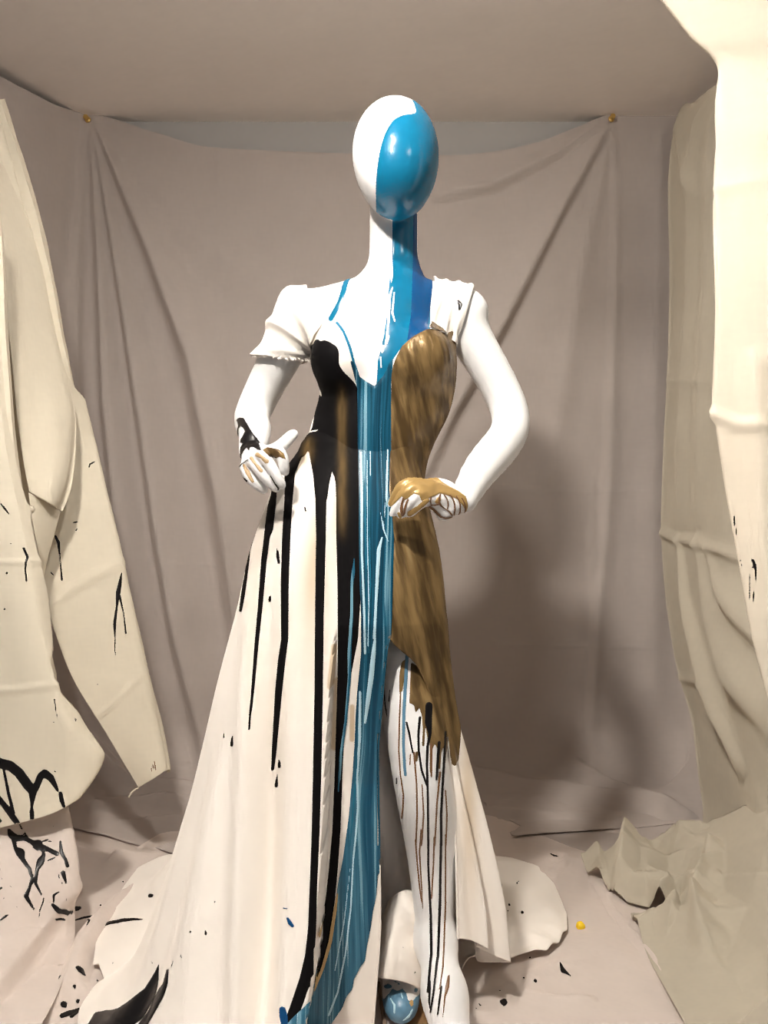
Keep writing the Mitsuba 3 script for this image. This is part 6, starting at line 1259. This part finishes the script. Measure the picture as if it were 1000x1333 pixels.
# bodice over the bust, of one cloth with the skirt; paint lies on it in layers
BV, BF = region(PAINT['BODICE'], sub=1)
BV2, BF2 = shell(BV, BF, PAINT['BODICE'], 0.0045)
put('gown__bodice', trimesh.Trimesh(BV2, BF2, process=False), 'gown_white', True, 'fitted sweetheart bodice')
for key, name, mat, off, na, lab in (('gown__bodice__black_paint', 'BLACK_BODICE', 'black_gown_paint', 0.0062, 0.0006, 'black paint poured over the left cup and waist'), ('gown__bodice__gold_paint', 'GOLD_BODICE', 'gold_relief', 0.0064, 0.0024, 'streaked gold paint over the right cup'),
                                     ('gown__bodice__blue_paint', 'BLUE_BODICE', 'marbled_blue', 0.0068, 0.0012, 'marbled blue paint down the middle')):
    q = [p for p in shapely.get_parts(shapely.intersection(shapely.union_all([outline(a).buffer(0) for a in PAINT[name]]), Polygon(PAINT['BODICE'][0]).buffer(0.0)))]
    V, F = shell(BV, BF, [np.array(p.exterior.coords)[:-1] for p in q], off, noise_amp=na, base=0.0050)
    put(key, max(connected(trimesh.Trimesh(V, F, process=False)), key=lambda m: len(m.faces)), mat, True, lab)

# sleeve slipped off one shoulder, strap over the other
def draped(name, base, fold, seed):
    V, F = region(PAINT[name], sub=1)
    f = signed(PAINT[name], V[:, [0, 2]])
    A, F2 = clip(np.c_[V, vertex_normals(V, F), f], F, f)
    N = A[:, 3:6]
    p = A[:, :3]
    w = base + fold(p) + 0.003 * meshkit.fbm(p * 30, 3, seed + 1)
    return p + N * w[:, None], F2


def sleeve_folds(p):
    # folds fan out from where the sleeve meets the bodice
    dx, dz = p[:, 0] + 0.135, p[:, 2] - 1.335
    r, a = np.hypot(dx, dz), np.arctan2(dz, -dx)
    a = a + 0.25 * meshkit.noise(p * [14, 14, 14], 3)
    hem = np.exp(-((p[:, 2] - 1.322) / 0.006) ** 2) * 0.003
    return 0.0085 * np.clip(r / 0.09, 0, 1) * (0.5 + 0.5 * np.sin(11 * a + 1.0)) ** 2 + hem


def strap_folds(p):
    t = p[:, 0] - 0.35 * (p[:, 2] - 1.35)
    return 0.004 * (0.5 + 0.5 * np.sin(230 * t + 2 * meshkit.noise(p * 20, 4))) ** 2


V, F = draped('SLEEVE', 0.006, sleeve_folds, 5)
put('gown__sleeve', thicken(V, F, 0.0012), 'strap_white', True, 'white sleeve slipped off the shoulder onto the upper arm, its edge frayed')
V, F = draped('STRAP', 0.005, strap_folds, 9)
put('gown__shoulder_strap', thicken(V, F, 0.0012), 'strap_white', True, 'gathered white shoulder strap, gold where it meets the bodice')
STRAP = Target((V, F))
put('gown__shoulder_strap__gold_paint', patch(STRAP, PAINT['STRAP_GOLD'], 0.002), 'gold_relief', True)
put('gown__shoulder_strap__black_paint', patch(STRAP, PAINT['STRAP_BLACK'], 0.002), 'black_paint', True)
# frayed edge of the sleeve
rnd = random.Random(3)
SL = np.array(PAINT['SLEEVE'][0])
bot = SL[SL[:, 1] < SL[:, 1].min() + 0.02]
SLEEVE_T = Target((BODY_V, BODY_F))
fray = []
for i in range(110):
    x = rnd.uniform(bot[:, 0].min() + 0.008, bot[:, 0].max() - 0.012)
    zz = np.interp(x, np.sort(bot[:, 0]), bot[np.argsort(bot[:, 0]), 1])
    ok, p, n = SLEEVE_T.cast(np.array([[x, 0.3, zz + 0.002]]), np.array([0, 1.0, 0]))
    if ok[0]:
        a = p[0] + n[0] * rnd.uniform(0.006, 0.012)
        b = a + np.array([rnd.uniform(-0.008, 0.008), rnd.uniform(-0.003, 0.003), -rnd.uniform(0.002, 0.007)])
        fray.append(trimesh.creation.cylinder(0.0012, segment=[a + [0, 0, 0.004], b], sections=5))
put('gown__sleeve__frayed_edge', trimesh.util.concatenate(fray), 'strap_white', False, kind='stuff')

# paint laid on in runs, drips and spots: each is a part, the tiny specks are one


def paint(holder, piece, target, name, mat, h, lift, bead=0.0011, plane='xz', start=0.3, label=None):
    big = [q for q in PAINT[name] if outline(q).buffer(0).area > 2.2e-5]
    small = [q for q in PAINT[name] if outline(q).buffer(0).area <= 2.2e-5]
    for q in big:
        m = patch(target, [q], h, lift, bead, plane, start)
        for k in connected(m):
            put(f'{holder}__{piece}', k, mat, True, label)
    if small:
        m = patch(target, small, min(h, 0.002), lift, bead, plane, start)
        if m is not None:
            put(f'{holder}__specks', m, mat, True, kind='stuff')


V, F = shell(SKIRT_V, SKIRT_F, PAINT['SKIRT_GOLD'], 0.0016, front=1.665, noise_amp=0.003)
put('gown__skirt__gold_paint', trimesh.Trimesh(V, F, process=False), 'gold_relief', True, 'streaked gold paint down to the slit')
for piece, name, mat, h, lift, lab in (('black_run', 'SKIRT_BLACK', 'black_gown_paint', 0.004, 0.0008, 'black paint run'), ('blue_run', 'SKIRT_BLUE', 'marbled_blue', 0.004, 0.0022, 'marbled blue paint run'),
                                       ('pale_streak', 'BLUE_PALE', 'pale_blue_paint', 0.002, 0.0034, 'pale blue streak'), ('dark_streak', 'BLUE_DARK', 'teal_paint', 0.002, 0.0032, 'dark blue streak'), ('tan_streak', 'SKIRT_GOLDLINE', 'gold_wash', 0.003, 0.0034, 'tan gold streak'), ('blue_spot', 'SKIRT_BLUESPOT', 'navy_paint', 0.002, 0.0012, 'small blue smudge')):
    paint('gown__skirt', piece, SKIRT, name, mat, h, lift, label=lab)
paint('gown__train', 'black_stroke', TRAINS, 'TRAIN_BLACK', 'black_paint', 0.003, 0.001, 0.0012, 'xy', 0.5, 'black stroke on the train')

# the mannequin's paint
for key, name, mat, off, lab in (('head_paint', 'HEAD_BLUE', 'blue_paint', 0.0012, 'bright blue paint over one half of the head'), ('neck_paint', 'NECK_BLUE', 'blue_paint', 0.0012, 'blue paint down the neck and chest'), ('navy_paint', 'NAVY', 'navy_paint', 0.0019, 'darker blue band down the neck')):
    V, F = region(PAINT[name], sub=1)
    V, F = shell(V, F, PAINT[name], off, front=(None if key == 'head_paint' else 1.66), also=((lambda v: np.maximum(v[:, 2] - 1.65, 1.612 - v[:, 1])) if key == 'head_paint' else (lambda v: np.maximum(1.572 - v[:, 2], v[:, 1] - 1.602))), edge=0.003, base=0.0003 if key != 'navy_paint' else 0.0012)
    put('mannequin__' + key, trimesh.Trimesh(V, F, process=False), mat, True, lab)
for piece, name, mat, lift, h, lab in (('blue_line', 'STRAP_LINE', 'blue_paint', 0.0006, 0.0025, 'thin blue paint line on the chest'), ('white_streak', 'CHEST_WHITE', 'white_paint', 0.0022, 0.0015, 'white streak in the blue paint'), ('gold_paint', 'LEG_GOLD', 'gold_paint', 0.0006, 0.002, 'gold paint dripping onto the thigh'),
                                       ('brown_drip', 'LEG_BROWN', 'brown_paint', 0.0010, 0.0015, 'thin brown drip down the leg'), ('blue_drip', 'LEG_BLUE', 'grey_blue_paint', 0.0012, 0.002, 'grey blue drip on the thigh'), ('black_drip', 'LEG_BLACK', 'black_paint', 0.0016, 0.0015, 'thin black drip down the leg'),
                                       ('toe_paint', 'FOOT_BLUE', 'grey_blue_paint', 0.0008, 0.002, 'blue paint on the toes'), ('toe_streak', 'FOOT_PALE', 'pale_blue_paint', 0.0020, 0.0015, 'pale streak on the painted toes'), ('toe_stain', 'FOOT_GOLD', 'gold_wash', 0.0020, 0.0015, 'tan stain on the painted toes'), ('black_cuff', 'ARM_BLACK', 'black_paint', 0.0010, 0.0015, 'black paint on the wrist'), ('knuckle_stain', 'HAND_GOLD', 'tan_paint', 0.0008, 0.0015, 'gold stained knuckle'),
                                       ('finger_paint', 'INDEX_GOLD', 'gold_paint', 0.0008, 0.0015, 'gold paint on the finger'), ('hand_gold', 'HANDR_GOLD', 'gold_hand', 0.0008, 0.0015, 'gold paint over the back of the hand'), ('dark_ring', 'HANDR_DARK', 'brown_paint', 0.0016, 0.0015, 'dark ring round the wrist')):
    paint('mannequin', piece, BODY, name, mat, h, lift, 0.0009, label=lab)

# paint spattered on the cloths
for holder, name, V, F, plane in (('long_canvas', 'LONG', LONG_V, LONG_F, 'xz'), ('creased_canvas', 'SPLAT', SPLAT_V, SPLAT_F, 'xz'), ('splashed_cloth', 'SKIRTING', SKIRTING_V, SKIRTING_F, 'xz'), ('bright_canvas', 'BRIGHT', BRIGHT_V, BRIGHT_F, 'xz'), ('floor_sheet', 'FLOOR', FLOOR_V, FLOOR_F, 'xy')):
    paint(holder, 'paint_splash', Target((V, F)), name, 'black_paint', 0.003, 0.0008, 0.001, plane, 0.3 if plane == 'xz' else 0.5, 'black paint splash')

mark = [patch(Target((LONG_V, LONG_F)), PAINT['MARK'], 0.001, 0.0006, 0.0003)]
put('long_canvas__printed_mark', mark[0], 'brown_paint', True, 'tiny brown printed mark near the pointed corner', kind='stuff')
th = CubicSpline([0, 1, 2], [at(180, 1026, 2.11), at(172, 1031, 2.11), at(168, 1038, 2.11)])(np.linspace(0, 2, 12))
put('long_canvas__loose_thread', trimesh.creation.sweep_polygon(Polygon([(0.0022 * math.cos(q), 0.0022 * math.sin(q)) for q in np.linspace(0, 6.283, 9)[:-1]]), th), 'cream_canvas', True)

paint('floor_sheet', 'brown_puddle', Target((FLOOR_V, FLOOR_F)), 'FLOOR_BROWN', 'brown_gold', 0.004, 0.0008, 0.0015, 'xy', 0.5, 'brown gold paint puddle by the toes')

# small things on the floor
c = onfloor(756, 1209, 0.012)
lump = trimesh.creation.icosphere(3, 0.0105)
lump.vertices *= 1 + 0.35 * (meshkit.noise(lump.vertices * 130, 2)[:, None] - 0.5)
lump.apply_translation(c + [0, 0, 0.006])
put('yellow_lump', lump, 'yellow_plastic', True, 'small bright yellow lump on the floor cloth right of the train', 'lump')
a, b = onfloor(493, 1280, 0.012), onfloor(501, 1335, 0.02)
st = trimesh.creation.cylinder(0.0042, segment=[a, b], sections=14)
put('thin_stick', st, 'wood', 40, 'thin paint stained stick lying beside the blue painted toes', 'stick')
